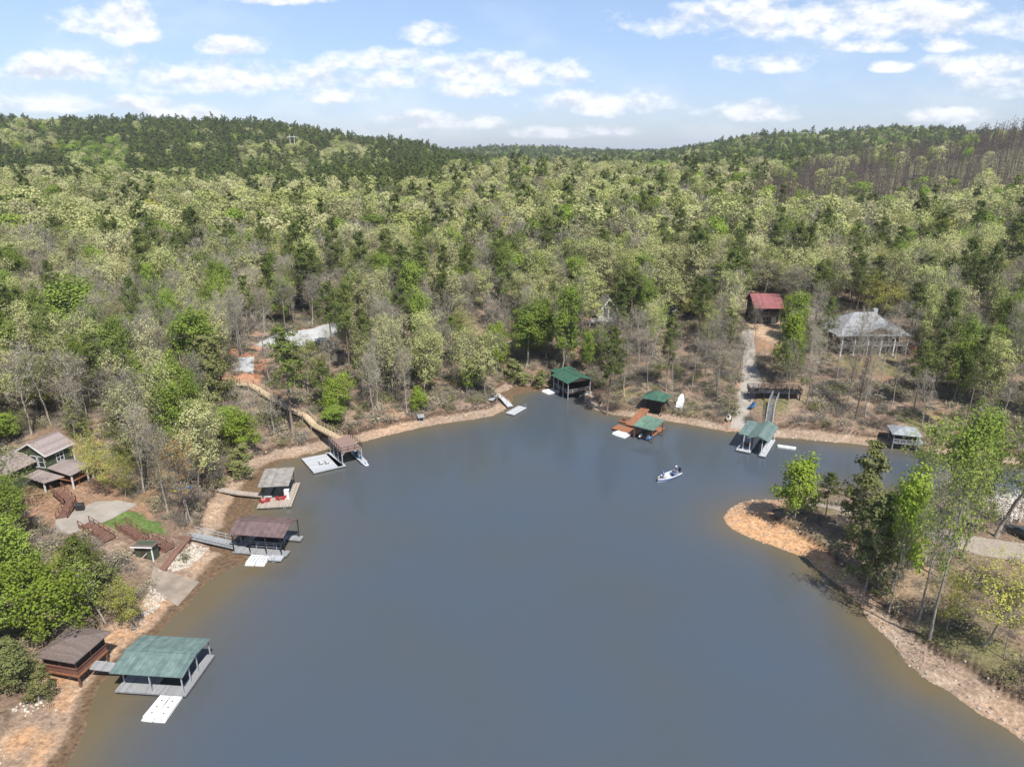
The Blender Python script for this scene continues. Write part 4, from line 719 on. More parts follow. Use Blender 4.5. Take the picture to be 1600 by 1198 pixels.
# A-frame cream house
g = G(948, 512); zg = g[2]; f = Fr((922, 502), (972, 502), (972, 480), zg + 1.5); q = thing('house', 'cream house with a steep white trimmed gable half hidden by pines', 'house', (*f.A, zg), .08); s = f.L
MB().box(s * .3, s * .95, 2, 10, -4, 3.2).build('wall', 'cream_siding', q); xm = s * .62; hw = s * .40
MB().add([(s * .3, 2, 3.2), (s * .95, 2, 3.2), (xm, 2, 7.6), (s * .3, 10, 3.2), (s * .95, 10, 3.2), (xm, 10, 7.6)], [(0, 1, 2), (5, 4, 3), (0, 3, 4, 1), (1, 4, 5, 2), (2, 5, 3, 0)]).build('gable_wall', 'cream_siding', q)
gable(xm - hw, xm + hw, 1.2, 10.6, 2.9, 5.4, .18, 'y').build('roof', 'tan_metal', q); mb = MB(); mb.beam((xm - hw, 1.15, 2.8), (xm, 1.15, 8.25), .1, .4); mb.beam((xm + hw, 1.15, 2.8), (xm, 1.15, 8.25), .1, .4); mb.build('fascia', 'white_paint', q)
HF = [(f, s, 11)]; window(q, xm - 1.6, xm - .2, 2.2, 5.2, 2, n=1); window(q, xm + .2, xm + 1.6, 2.2, 5.2, 2, n=1); window(q, xm - 1.5, xm + 1.5, -.2, 1.6, 2, n=3); MB().box(-.5, s, -.5, 1.95, 1.2, 1.4).build('deck', 'pale_deck', q); railing(q, [(-.5, -.45, 1.4), (s, -.45, 1.4)], 1, 'white_paint', 1.4, True); posts(q, [(x, -.3) for x in (0, s / 3, 2 * s / 3, s - .3)], -5, 1.2, 'white_paint')
# tan gabled house
g = G(1055, 520); zg = g[2]; f = Fr((1025, 500), (1088, 500), (1088, 470), zg + 1); q = thing('house', 'brown chalet style house with a broad tan gable roof among pines', 'house', (*f.A, zg), -.05); s = f.L
MB().box(1.2, s - 1.2, 1.5, 11, -4, 4.3).build('wall', 'log_brown', q); xm = s / 2; MB().add([(1.2, 1.5, 4.3), (s - 1.2, 1.5, 4.3), (xm, 1.5, 8.4), (1.2, 11, 4.3), (s - 1.2, 11, 4.3), (xm, 11, 8.4)], [(0, 1, 2), (5, 4, 3), (0, 3, 4, 1), (1, 4, 5, 2), (2, 5, 3, 0)]).build('gable_wall', 'tan_siding', q)
gable(-.4, s + .4, -.4, 11.6, 3.6, 5.3, .2, 'y').build('roof', 'shingle_mauve', q); mb = MB(); mb.beam((-.4, -.45, 3.5), (xm, -.45, 8.85), .12, .5); mb.beam((s + .4, -.45, 3.5), (xm, -.45, 8.85), .12, .5); mb.build('fascia', 'tan_siding', q)
window(q, xm - 2, xm - .3, 3.6, 6.2, 1.5, n=1); window(q, xm + .3, xm + 2, 3.6, 6.2, 1.5, n=1); window(q, xm - 3, xm + 3, .4, 2.4, 1.5, n=4); MB().box(.5, s - .5, -1.2, 1.45, .0, .2).build('deck', 'weathered_deck', q); railing(q, [(.5, -1.1, .2), (s - .5, -1.1, .2)], 1, 'tan_siding', 1.4, True); posts(q, [(x, -1) for x in (.8, s / 2, s - .8)], -5, 0, 'log_brown')
HF.append((f, s, 12)); MB().box(xm + 2.2, xm + 3.2, 5, 6, 5.5, 9.4).build('chimney', 'stone', q)
# red roofed house
g = G(1192, 505); zg = g[2]; f = Fr((1176, 505), (1215, 505), (1215, 490), zg); q = thing('house', 'dark two storey log house with a red metal roof at the top of the driveway', 'house', (*f.A, zg), -.05); s = f.L
MB().box(0, s, 0, 8, -2, 5.8).build('wall', 'log_brown', q); MB().slab([(-.7, -2.6, 5.2), (s + .7, -2.6, 5.2), (s + .7, 4, 8.4), (-.7, 4, 8.4)], .14).build('roof', 'red_metal', q); MB().slab([(-.7, 4, 8.4), (s + .7, 4, 8.4), (s + .7, 8.8, 5.6), (-.7, 8.8, 5.6)], .14).build('roof', 'red_metal', q)
HF.append((f, s, 9)); MB().box(-.2, s + .2, -2.3, -.05, 2.7, 2.9).build('balcony', 'dark_wood', q); railing(q, [(-.1, -2.2, 2.9), (s + .1, -2.2, 2.9)], 1, 'dark_wood', 1.3, True); posts(q, [(x, -2.1) for x in (0, s / 2, s)], -1.5, 5.2, 'dark_wood')
window(q, s * .35, s * .62, .8, 1.9, 0, n=2); w = MB().box(s * .7, s * .9, -.06, -.003, 0, 2.1).build('door', 'white_paint', q); window(q, s * .2, s * .45, 3.4, 4.9, 0, n=2)
CLEAR.append([G(*p)[:2] for p in ((1165, 512), (1165, 478), (1222, 478), (1226, 512))])
# big grey roofed house
g = G(1355, 556); zg = g[2]; f = Fr((1312, 556), (1408, 552), (1410, 540), zg); q = thing('house', 'large house with a grey shingle hip roof and tall porch posts overlooking the lake', 'house', (*f.A, zg - .3), .03); s = f.L
MB().box(.6, s - .6, 3.0, 13, -1.5, 6.0).build('wall', 'stone', q); hip(-1.6, s + .2, -.8, 14.0, 6.0, 4.8, .2).build('roof', 'shingle_grey', q)
MB().add([(s * .3, -.5, 6.4), (s * .78, -.5, 6.4), (s * .54, -.3, 8.5), (s * .54, 6.5, 8.5)], [(0, 1, 2), (0, 2, 3), (2, 1, 3), (0, 3, 1)]).build('dormer_roof', 'shingle_grey', q); MB().add([(s * .34, -.53, 6.5), (s * .74, -.53, 6.5), (s * .54, -.36, 8.1), (s * .34, -.47, 6.5), (s * .74, -.47, 6.5), (s * .54, -.3, 8.1)], [(0, 1, 2), (5, 4, 3), (0, 3, 4, 1), (1, 4, 5, 2), (2, 5, 3, 0)]).build('dormer_front', 'log_brown', q)
MB().box(0, s, -.1, 2.95, 2.9, 3.15).build('porch_floor', 'grey_deck', q); railing(q, [(0, -.05, 3.15), (s, -.05, 3.15)], 1, 'grey_paint', 1.5, True); posts(q, [(s * k / 5 + .15 * (k == 0) - .15 * (k == 5), .05) for k in range(6)], -3, 5.8, 'white_paint', .26)
for k in range(4): window(q, s * (.12 + .22 * k), s * (.12 + .22 * k) + 2.0, 3.5, 5.4, 3.0, n=2); window(q, s * (.12 + .22 * k), s * (.12 + .22 * k) + 2.0, .2, 2.2, 3.0, n=2)
HF.append((f, s, 15)); MB().box(s * .66, s * .66 + 1.1, 8, 9, 7, 11.3).build('chimney', 'grey_paint', q); MB().box(s + .5, s + 3.5, 1, 6, -1, 2.4).build('lean_to', 'cedar', q)
CLEAR.append([G(*p)[:2] for p in ((1295, 560), (1300, 500), (1415, 500), (1420, 560))])
CLEAR.append([G(*p)[:2] for p in ((918, 545), (925, 505), (980, 505), (985, 545))]); CLEAR.append([G(*p)[:2] for p in ((1030, 560), (1028, 515), (1085, 515), (1090, 560))]); CLEAR.append([G(*p)[:2] for p in ((1180, 560), (1176, 505), (1222, 505), (1240, 560))])
CLEAR.append([G(*p)[:2] for p in ((1325, 600), (1310, 556), (1415, 556), (1400, 600))])
for f_, s_, d_ in HF: CLEAR.append([f_.w(-2, -5), f_.w(s_ + 2, -5), f_.w(s_ + 2, d_ + 2), f_.w(-2, d_ + 2)])
CLEAR.append([G(*p)[:2] for p in ((120, 825), (180, 800), (305, 838), (275, 900), (232, 905), (150, 862))])
NCL = len(CLEAR)
for q_ in ([(1282, 562), (1425, 560), (1415, 650), (1300, 650)], [(1150, 520), (1240, 520), (1215, 640), (1140, 668)], [(1025, 520), (1095, 520), (1075, 645), (1035, 640)], [(395, 545), (545, 500), (550, 590), (400, 600)], [(345, 590), (520, 680), (490, 702), (345, 650)],
           [(-40, 795), (262, 800), (262, 880), (235, 1000), (60, 1010), (-40, 1000)]): CLEAR.append([G(*p)[:2] for p in q_])
# car on the peninsula, silt fences, distant roofs, power line
g = G(1594, 838); q = thing('parked_car', 'dark car parked on the peninsula at the right edge', 'car', g, 1.9)
MB().loft([[(x, -w, .3), (x, w, .3), (x, w, h), (x, w * .9, h + .12), (x, -w * .9, h + .12), (x, -w, h)] for x, w, h in ((-2.3, .8, .75), (-1.5, .92, .85), (1.0, .92, .85), (2.2, .8, .7))]).build('body', 'car_paint', q)
MB().loft([[(x, -w, .9), (x, w, .9), (x, w * .8, h), (x, -w * .8, h)] for x, w, h in ((-1.9, .82, 1.0), (-1.3, .82, 1.55), (.2, .82, 1.58), (1.1, .82, 1.0))]).build('cabin', 'glass', q)
for x in (-1.4, 1.4):
    for s_ in (-1, 1): MB().tube((x, s_ * .78, .33), (x, s_ * .96, .33), .33, n=18).build('wheel', 'tyre', q)
def silt(pts, label, h=.8):
    A = [G(*p) for p in pts]; o = Vector(A[0]); r = thing('silt_fence', label, 'silt fence', o); mb = MB()
    for a, b in zip(A, A[1:]):
        a = Vector(a) - o; b = Vector(b) - o; n = max(1, int((b - a).length / 2)); 
        for i in range(n):
            p0 = a + (b - a) * i / n; p1 = a + (b - a) * (i + 1) / n; w0 = TZ1(p0.x + o.x, p0.y + o.y) - o.z; w1 = TZ1(p1.x + o.x, p1.y + o.y) - o.z
            mb.slab([(p0.x, p0.y, w0 + h), (p0.x, p0.y + .05, w0 + h), (p1.x, p1.y + .05, w1 + h), (p1.x, p1.y, w1 + h)], h + .1)
            if i % 2 == 0: MB().beam((p0.x, p0.y - .05, w0), (p0.x, p0.y - .05, w0 + h + .25), .08).build('stake', 'weathered_deck', r)
    mb.build('fabric', 'silt_fabric', r)
silt([(385, 531), (410, 532), (425, 527), (460, 515)], 'black silt fence behind the grey slab clearing'); silt([(468, 565), (500, 552), (530, 540), (558, 530)], 'black silt fence on the slope below the grey slab clearing'); silt([(380, 550), (400, 550)], 'short black silt fence between the pad and the grey slab')
for (px, py, lab) in ((150, 449, 'pale shed roof glimpsed in the woods upper left of the grey slab'), (82, 476, 'small cream roof glimpsed between bright green trees at the left')):
    g = G(px, py); r_ = thing('cabin', lab, 'cabin', (g[0], g[1], g[2]), .2); MB().box(-3, 3, -2, 2, -1, 2.6).build('wall', 'tan_siding', r_); gable(-3.5, 3.5, -2.6, 2.6, 2.6, 1.2, .12).build('roof', 'tan_metal', r_)
    MB().box(-.5, .5, -2.06, -2.003, 0, 2.0).build('door', 'white_paint', r_)
    CLEAR.append([(g[0] - 5, g[1] - 12), (g[0] + 5, g[1] - 12), (g[0] + 4, g[1] + 4), (g[0] - 4, g[1] + 4)])
def cable(a, b, sag, label, r=.06):
    a = Vector(a); b = Vector(b); mb = MB(); pts = [a + (b - a) * i / 24 - Vector((0, 0, sag * 4 * (i / 24) * (1 - i / 24))) for i in range(25)]
    for p, q_ in zip(pts, pts[1:]): mb.tube(p, q_, r, n=4)
    o = mb.build('power_line', 'steel'); tag(o, label, 'power line'); return o
def pylon(p, h, label):
    g = TZ1(p[0], p[1]); r = thing('utility_pole', label, 'utility pole', (p[0], p[1], g)); 
    for s in (-2.2, 2.2): MB().tube((s, 0, -1), (s, 0, h), .3, .2, n=8).build('pole', 'white_paint', r)
    MB().beam((-5, 0, h - 2), (5, 0, h - 2), .4).build('crossarm', 'white_paint', r)
a = PY(-160, 226, 640); b = PY(456, 214, 740)
cable(a, b, 9, 'pale power line crossing in front of the wooded hill at the left'); pylon(b, b[2] - TZ1(b[0], b[1]) + 2, 'white twin pole on the crest of the left hill')
a2 = PY(975, 252, 640); b2 = PY(1432, 200, 1050); cable(a2, b2, 12, 'faint power line crossing the valley towards the right ridge'); pylon(b2, 30, 'white twin pole near the top of the far right ridge')

# ------------------------------------------------------------------ trees
def foliage_mat(name, c1, c2, trans=.3, rough=.7, vmin=.82, vmax=1.18):
    m = bpy.data.materials.new(name); m.use_nodes = True; nt = m.node_tree; nt.nodes.clear(); o = N(nt, 'ShaderNodeOutputMaterial')
    oi = N(nt, 'ShaderNodeObjectInfo'); ge = N(nt, 'ShaderNodeNewGeometry')
    mx = N(nt, 'ShaderNodeMix', data_type='RGBA'); LK(nt, oi.outputs['Random'], mx.inputs[0]); mx.inputs[6].default_value = (*c1, 1); mx.inputs[7].default_value = (*c2, 1)
    r1 = mth(nt, 'ADD', mth(nt, 'MULTIPLY', ge.outputs['Random Per Island'], vmax - vmin), vmin)
    fr = mth(nt, 'FRACT', mth(nt, 'MULTIPLY', oi.outputs['Random'], 7.31)); r2 = mth(nt, 'ADD', mth(nt, 'MULTIPLY', fr, .5), .75)
    mm = N(nt, 'ShaderNodeMix', data_type='RGBA', blend_type='MULTIPLY'); mm.inputs[0].default_value = 1; LK(nt, mx.outputs[2], mm.inputs[6]); LK(nt, mth(nt, 'MULTIPLY', r1, r2), mm.inputs[7])
    d = N(nt, 'ShaderNodeBsdfDiffuse'); LK(nt, mm.outputs[2], d.inputs[0]); t = N(nt, 'ShaderNodeBsdfTranslucent'); LK(nt, mm.outputs[2], t.inputs[0])
    s = N(nt, 'ShaderNodeMixShader'); s.inputs[0].default_value = trans; LK(nt, d.outputs[0], s.inputs[1]); LK(nt, t.outputs[0], s.inputs[2]); LK(nt, s.outputs[0], o.inputs[0]); return m
FM = {'pine': foliage_mat('pine_needles', (.135, .165, .045), (.105, .135, .042), .35),
      'leafy': foliage_mat('fresh_leaves', (.185, .255, .050), (.235, .310, .060), .4),
      'airy': foliage_mat('airy_leaves', (.26, .32, .075), (.23, .29, .07), .4),
      'lime': foliage_mat('lime_leaves', (.255, .335, .050), (.235, .31, .050), .45),
      'oak': foliage_mat('oak_catkins', (.355, .385, .135), (.41, .395, .215), .35),
      'gold': foliage_mat('golden_leaves', (.36, .36, .075), (.34, .335, .09), .4),
      'bare': foliage_mat('pale_buds', (.37, .33, .20), (.38, .34, .25), .3),
      'dead': foliage_mat('dead_twigs', (.135, .105, .095), (.155, .12, .108), .1),
      'rust': foliage_mat('rust_buds', (.35, .21, .08), (.36, .23, .09), .3),
      'white': foliage_mat('white_blossom', (.74, .72, .66), (.74, .72, .66), .3),
      'cedar': foliage_mat('cedar_needles', (.165, .185, .070), (.20, .20, .08), .35),
      'shrub': foliage_mat('shrub_leaves', (.21, .20, .085), (.17, .19, .07), .3)}
def bark(name, c1, c2): return foliage_mat(name, c1, c2, 0.0, vmin=.8, vmax=1.2)
BM = {'pine': bark('pine_bark', (.14, .105, .085), (.19, .15, .12)), 'grey': bark('grey_bark', (.27, .24, .205), (.20, .18, .155)), 'pale': bark('pale_bark', (.32, .29, .25), (.22, .195, .17)), 'dead': bark('dead_bark', (.15, .115, .10), (.11, .085, .075))}
def tubes_np(segs, n=3):
    S_ = np.array([(*a, *b, r0, r1) for a, b, r0, r1 in segs], float); a, b, r0, r1 = S_[:, :3], S_[:, 3:6], S_[:, 6], S_[:, 7]
    d = b - a; d /= np.linalg.norm(d, axis=1, keepdims=True) + 1e-9; up = np.where(np.abs(d[:, 2:3]) < .9, [[0, 0, 1.]], [[0, 1., 0]])
    p = np.cross(d, up); p /= np.linalg.norm(p, axis=1, keepdims=True) + 1e-9; q = np.cross(p, d); k = len(S_); V = np.zeros((k, 2, n, 3))
    for i in range(n):
        o = p * math.cos(2 * math.pi * i / n) + q * math.sin(2 * math.pi * i / n); V[:, 0, i] = a + o * r0[:, None]; V[:, 1, i] = b + o * r1[:, None]
    base = np.arange(k)[:, None] * 2 * n; f = np.stack([np.stack([base[:, 0] + i, base[:, 0] + (i + 1) % n, base[:, 0] + n + (i + 1) % n, base[:, 0] + n + i], 1) for i in range(n)], 1).reshape(-1, 4)
    return V.reshape(-1, 3), f
def quads_np(c, s, rg, asp=1.0, flat=0.0, nrm=None, jit=.55):
    if nrm is not None:                           # leaves of a crown face mostly outwards and up
        c = np.asarray(c, float); n = len(c); nn = nrm + rg.normal(size=(n, 3)) * jit; nn /= np.linalg.norm(nn, axis=1, keepdims=True) + 1e-9
        u = np.cross(nn, rg.normal(size=(n, 3))); u /= np.linalg.norm(u, axis=1, keepdims=True) + 1e-9; v = np.cross(nn, u); q = (np.asarray(s) * np.ones(n))[:, None] * .5
        return np.stack([c - u * q, c + v * q * asp, c + u * q, c - v * q * asp], 1).reshape(-1, 3), np.arange(4 * n).reshape(n, 4)
    c = np.asarray(c, float); n = len(c); u = rg.normal(size=(n, 3)); u[:, 2] *= 1 - flat; u /= np.linalg.norm(u, axis=1, keepdims=True); w = rg.normal(size=(n, 3)); w[:, 2] *= 1 - flat; v = np.cross(u, w); 
    w2 = np.cross(v, u); w2 /= np.linalg.norm(w2, axis=1, keepdims=True) + 1e-9; s = (np.asarray(s) * np.ones(n))[:, None]
    V = np.stack([c - u * s * .5, c + w2 * s * .5 * asp, c + u * s * .5, c - w2 * s * .5 * asp], 1).reshape(-1, 3)
    return V, np.arange(4 * n).reshape(n, 4)
def np_mesh(name, parts):
    """parts: (V, F quads, material)"""
    me = bpy.data.meshes.new(name); V = np.concatenate([p[0] for p in parts]); off = 0; Fs = []; mi = []; mats = []
    for v, f, m in parts:
        if m not in mats: mats.append(m)
        Fs.append(f + off); off += len(v); mi += [mats.index(m)] * len(f)
    Fq = np.concatenate(Fs); me.vertices.add(len(V)); me.vertices.foreach_set('co', V.astype(np.float32).ravel()); me.loops.add(Fq.size); me.loops.foreach_set('vertex_index', Fq.astype(np.int32).ravel())
    me.polygons.add(len(Fq)); me.polygons.foreach_set('loop_start', np.arange(len(Fq), dtype=np.int32) * 4); me.update(calc_edges=True)
    for m in mats: me.materials.append(m)
    me.polygons.foreach_set('material_index', mi); return me
def unit(v): return v / (np.linalg.norm(v) + 1e-9)
def skeleton(rg, Ht, cb, cr, kind, nb):
    """trunk and limb segments, twig tips. Ht height, cb crown base fraction, cr crown radius"""
    trunk, limbs, twigs, tips = [], [], [], []
    n = 9; pts = [np.zeros(3)]; lean = rg.normal(size=2) * (.012 if kind in ('pine', 'dead') else .03)
    top = Ht * (.97 if kind in ('pine', 'dead', 'cedar') else .82)
    for i in range(1, n + 1):
        z = top * i / n; w = (rg.normal(size=2) * (.04 if kind in ('pine', 'dead', 'cedar') else .12)) + lean * top / n * 3; pts.append(np.array([pts[-1][0] + w[0], pts[-1][1] + w[1], z]))
    r0 = Ht * (.0105 if kind != 'dead' else .0085)
    rad = lambda z: max(.03, r0 * (1 - z / Ht) ** .8 + .01)
    for a, b in zip(pts, pts[1:]): trunk.append((a, b, rad(a[2]) * (1.35 if a[2] == 0 else 1), rad(b[2])))
    trunk.insert(0, (np.array([0, 0, -1.2]), pts[0], r0 * 1.5, r0 * 1.35))
    def at(z):
        t = min(z / top * n, n - 1e-3); i = int(t); return pts[i] + (pts[i + 1] - pts[i]) * (t - i)
    for k in range(nb):
        fr = (k + rg.random() * .8) / nb; z = Ht * cb + (top - Ht * cb) * fr; a = at(min(z, top)); az = k * 2.4 + rg.normal() * .5
        if kind == 'pine': prof = (.45 + .75 * math.sin(min(1, fr * 1.15 + .12) * math.pi * .8)) * (1 - .55 * fr); el = .15 + .5 * fr
        elif kind == 'cedar': prof = 1.05 - .85 * fr; el = .25
        elif kind == 'dead': prof = .7 * (1 - .5 * fr); el = .6
        elif kind == 'lime': prof = .5 + .6 * math.sin(min(1., fr + .2) * math.pi * .85); el = .35 + .7 * fr
        else: prof = .65 + .5 * math.sin(fr * math.pi * .8); el = .45 + .75 * fr
        ln = cr * prof * (.75 + .5 * rg.random()); d = np.array([math.cos(az) * math.cos(el), math.sin(az) * math.cos(el), math.sin(el)]); 
        m = a + d * ln * .55 + rg.normal(size=3) * ln * .05; e = m + unit(d + np.array([0, 0, .25 if kind != 'cedar' else -.1]) + rg.normal(size=3) * .15) * ln * .5
        rb = rad(z) * .45; limbs.append((a, m, rb, rb * .6)); limbs.append((m, e, rb * .6, rb * .25)); tips.append((e, ln))
        ns = 4 if kind in ('pine', 'cedar', 'dead') else 6
        for j in range(ns):
            t = .35 + .62 * (j + rg.random() * .6) / ns; s = a + (m - a) * (t / .55) if t < .55 else m + (e - m) * ((t - .55) / .45)
            dd = unit(d * .7 + rg.normal(size=3) * .7 + np.array([0, 0, .25])); l2 = ln * (.28 + .25 * rg.random()); e2 = s + dd * l2; limbs.append((s, e2, rb * .35, rb * .14)); tips.append((e2, l2 * 1.3)); twigs.append((s, e2))
            for _ in range(3):
                t3 = rg.random(); s3 = s + (e2 - s) * (.4 + .6 * t3); d3 = unit(dd + rg.normal(size=3) * .7 + np.array([0, 0, .2])); e3 = s3 + d3 * l2 * (.5 + .3 * rg.random()); limbs.append((s3, e3, rb * .13 + .008, .008)); tips.append((e3, l2)); twigs.append((s3, e3))
    return trunk, limbs, tips, twigs
SPEC = {  # height, crown base, crown radius, limbs, leaves per tip, leaf size, spread, aspect
 'pine':  dict(H=23, cb=.50, cr=3.2, nb=25, lp=7.5, ls=.52, sp=.50, asp=.45, bark='pine'),
 'leafy': dict(H=18, cb=.30, cr=4.1, nb=22, lp=9, ls=.40, sp=.58, asp=.8, bark='grey'),
 'airy':  dict(H=20, cb=.34, cr=3.6, nb=20, lp=2.6, ls=.34, sp=.50, asp=.8, bark='pale'),
 'lime':  dict(H=14, cb=.18, cr=3.6, nb=22, lp=8, ls=.40, sp=.55, asp=.8, bark='grey'),
 'oak':   dict(H=19, cb=.32, cr=4.8, nb=22, lp=7, ls=.38, sp=.50, asp=.8, bark='grey'),
 'gold':  dict(H=15, cb=.25, cr=4.4, nb=22, lp=7, ls=.27, sp=.5, asp=.7, bark='grey'),
 'bare':  dict(H=18, cb=.36, cr=3.7, nb=20, lp=1.3, ls=.22, sp=.35, asp=.6, bark='pale'),
 'rust':  dict(H=17, cb=.25, cr=3.8, nb=20, lp=3, ls=.30, sp=.4, asp=.6, bark='grey'),
 'dead':  dict(H=19, cb=.35, cr=1.7, nb=22, lp=1.0, ls=.25, sp=.3, asp=.35, bark='dead'),
 'cedar': dict(H=13, cb=.08, cr=3.4, nb=34, lp=8, ls=.40, sp=.45, asp=.6, bark='grey'),
 'white': dict(H=8, cb=.2, cr=3.6, nb=16, lp=4, ls=.3, sp=.45, asp=.8, bark='grey'),
 'shrub': dict(H=3, cb=.05, cr=1.9, nb=14, lp=3, ls=.28, sp=.4, asp=.7, bark='grey')}
def tree_mesh(kind, seed, lod):
    sp = SPEC[kind]; rg = np.random.default_rng(seed * 31 + sum(map(ord, kind))); v = rg.random
    Ht = sp['H'] * (.9 + .2 * v()); cb = sp['cb'] * (.8 + .4 * v()); cr = sp['cr'] * (.85 + .3 * v())
    nb = sp['nb'] if lod == 0 else max(9, int(sp['nb'] * .55)); tr, li, ti, tw = skeleton(rg, Ht, cb, cr, kind, nb)
    B = BM[sp['bark']]; Lf = FM[kind]; tv, tf = tubes_np(tr, 7 if lod == 0 else 4)
    C = []; Sz = []; Nn = []; zc0 = Ht * (cb + .95) / 2
    lpn = sp['lp'] * (1 if lod == 0 else 1.0)
    for p, l in ti:
        if lod and rg.random() > .5: continue
        # a few tips stay thin so sky and branches show through
        k = rg.poisson(lpn * (1.5 if rg.random() > .3 else .35))
        if k:
            rr = rg.normal(size=(k, 3)) * sp['sp'] * (.55 + .15 * l); 
            if kind in ('pine', 'cedar'): rr[:, 2] *= .55
            o_ = unit(np.array([p[0] / cr, p[1] / cr, (p[2] - zc0) / (Ht * (1 - cb) * .5) + .35])); Nn.append(rr / (sp['sp'] * (.55 + .15 * l)) * .45 + o_ + [0, 0, .25]); C.append(p + rr); Sz.append(sp['ls'] * (.7 + .6 * rg.random(k)) * (1 if lod == 0 else 1.75))
    if lod == 0:
        # fine twig sprays at every branchlet
        tws = []
        if kind in ('bare', 'oak', 'dead', 'rust', 'gold', 'white', 'leafy'):
            for s, e in tw:
                for _ in range(2 if kind in ('bare', 'rust', 'dead') else 1):
                    t = rg.random(); a = s + (e - s) * t; tws.append((a, a + unit((e - s) + rg.normal(size=3) * .6) * (.5 + .7 * rg.random()), .016, .006))
        lv, lf = tubes_np(li + tws, 3)
    else:
        q = [s for s in li if s[2] > .02] if kind not in ('bare', 'dead') else li
        tws = [(a, b, max(r0, .045), max(r1, .03)) for a, b, r0, r1 in q]; lv, lf = tubes_np(tws, 3)
    if lod and kind in ('oak', 'leafy', 'gold', 'lime'):
        C, Sz, Nn = [], [], []; zc = Ht * (cb + 1) / 2 + .03 * Ht; rzz = Ht * (1 - cb) / 2
        for b in range(15):
            u = unit(rg.normal(size=3) + [0, 0, .35]); p = np.array([u[0] * cr * .68, u[1] * cr * .68, zc + u[2] * rzz * .72]); rb_ = cr * (.36 + .16 * rg.random()); k = 62
            w = rg.normal(size=(k, 3)) + u * .7; w /= np.linalg.norm(w, axis=1, keepdims=True); Nn.append(w + u * .3); C.append(p + w * rb_ * (.75 + .35 * rg.random((k, 1)))); Sz.append(.44 + .36 * rg.random(k))
    Nn = np.concatenate(Nn) if C else np.ones((1, 3)); C = np.concatenate(C) if C else np.zeros((1, 3)); Sz = np.concatenate(Sz) if Sz else np.array([.1]); qv, qf = quads_np(C, Sz, rg, sp['asp'], .25, Nn)
    return (np_mesh(kind + '_trunk', [(tv, tf, B)]), np_mesh(kind + '_crown', [(lv, lf, B), (qv, qf, Lf)])) if lod == 0 else np_mesh(kind + '_far', [(tv, tf, B), (lv, lf, B), (qv, qf, Lf)])
NV = 4
KINDS = ['pine', 'leafy', 'oak', 'bare', 'dead', 'gold', 'lime', 'cedar']
NEAR = {}
def near_mesh(kind, v):
    if (kind, v) not in NEAR: NEAR[(kind, v)] = tree_mesh(kind, v + 1, 0)
    return NEAR[(kind, v)]
KN = {'pine': ('pine_tree', 'dark green pine', 'pine tree'), 'leafy': ('leafy_tree', 'fresh green leafy tree', 'leafy tree'), 'lime': ('lime_green_tree', 'bright lime green tree', 'leafy tree'), 'oak': ('oak_tree', 'pale yellow green budding oak', 'oak tree'),
      'gold': ('golden_oak_tree', 'golden green oak', 'oak tree'), 'bare': ('bare_tree', 'bare grey tree', 'bare tree'), 'dead': ('leafless_pine_tree', 'slender brown leafless pine', 'leafless tree'), 'rust': ('budding_tree', 'rust coloured budding tree', 'budding tree'),
      'cedar': ('cedar_tree', 'bushy olive green cedar', 'cedar tree'), 'white': ('dogwood_tree', 'white blossoming dogwood', 'flowering tree'), 'airy': ('slender_tree', 'slender pale stemmed tree in thin leaf', 'leafy tree'), 'shrub': ('shrub', 'low olive shrub', 'shrub')}
MARKS = [(95, 715, 'green house'), (112, 1015, 'screened hut'), (250, 1040, 'teal roofed dock'), (410, 835, 'mauve roofed dock'), (437, 755, 'flat roofed dock'), (535, 700, 'two storey dock'), (205, 815, 'lawn'), (220, 865, 'green shed'),
         (480, 525, 'grey slab'), (380, 570, 'concrete pad'), (430, 620, 'long boardwalk'), (658, 655, 'pump shelter'), (755, 615, 'dark walkway'), (885, 600, 'boathouse'), (948, 488, 'cream house'), (1055, 478, 'chalet house'), (1195, 475, 'red roofed house'),
         (1024, 630, 'pyramid roofed gazebo'), (1062, 632, 'upturned boat'), (1165, 590, 'driveway'), (1215, 608, 'black hillside deck'), (1355, 515, 'grey roofed house'), (1408, 685, 'grey roofed boathouse'), (1185, 690, 'cross gable dock'),
         (1180, 800, 'peninsula tip'), (1310, 795, 'peninsula track'), (1590, 825, 'dark car'), (300, 350, 'pines on the left hill'), (700, 380, 'woods at the centre'), (1150, 390, 'woods behind the red house'), (1450, 400, 'woods behind the grey house'),
         (150, 560, 'woods behind the green house'), (620, 560, 'slope beyond the sundeck'), (1500, 600, 'slope at right edge'), (1400, 900, 'peninsula shore'), (600, 450, 'woods behind the slab'), (850, 430, 'woods behind the boathouse'), (60, 400, 'woods at left edge'), (420, 400, 'clump above the slab'), (1330, 620, 'grey house slope'), (1290, 440, 'gap by the red house'), (1020, 560, 'slope above the gazebo'), (930, 590, 'bank by the boathouse'), (180, 700, 'green house side'), (720, 560, 'dark walkway slope'), (1540, 420, 'woods at right edge'), (1000, 400, 'woods above the chalet')]
TREES = []
def add_tree(kind, x, y, z, h, w=None, v=None, rz=None, label=None, lean=(0, 0), group=None):
    v = random.randrange(NV) if v is None else v; tm, cm = near_mesh(kind, v); sp = SPEC[kind]
    hh = max(c[2] for c in (cm.vertices[i].co for i in range(0, len(cm.vertices), 17))); sz = h / hh; sw = sz if w is None else max(.62 * sz, w / (2 * sp['cr'] * 1.05))
    r = bpy.data.objects.new(KN[kind][0], None); COL.objects.link(r); r.location = (x, y, z); r.rotation_euler = (lean[0], lean[1], random.random() * 6.28 if rz is None else rz); r.scale = (sw, sw, sz)
    for nm, me in (('trunk', tm), ('crown', cm)): o = bpy.data.objects.new(nm, me); COL.objects.link(o); o.parent = r
    r['category'] = KN[kind][2]; TREES.append((r, kind, x, y, z, h, label, group)); return r
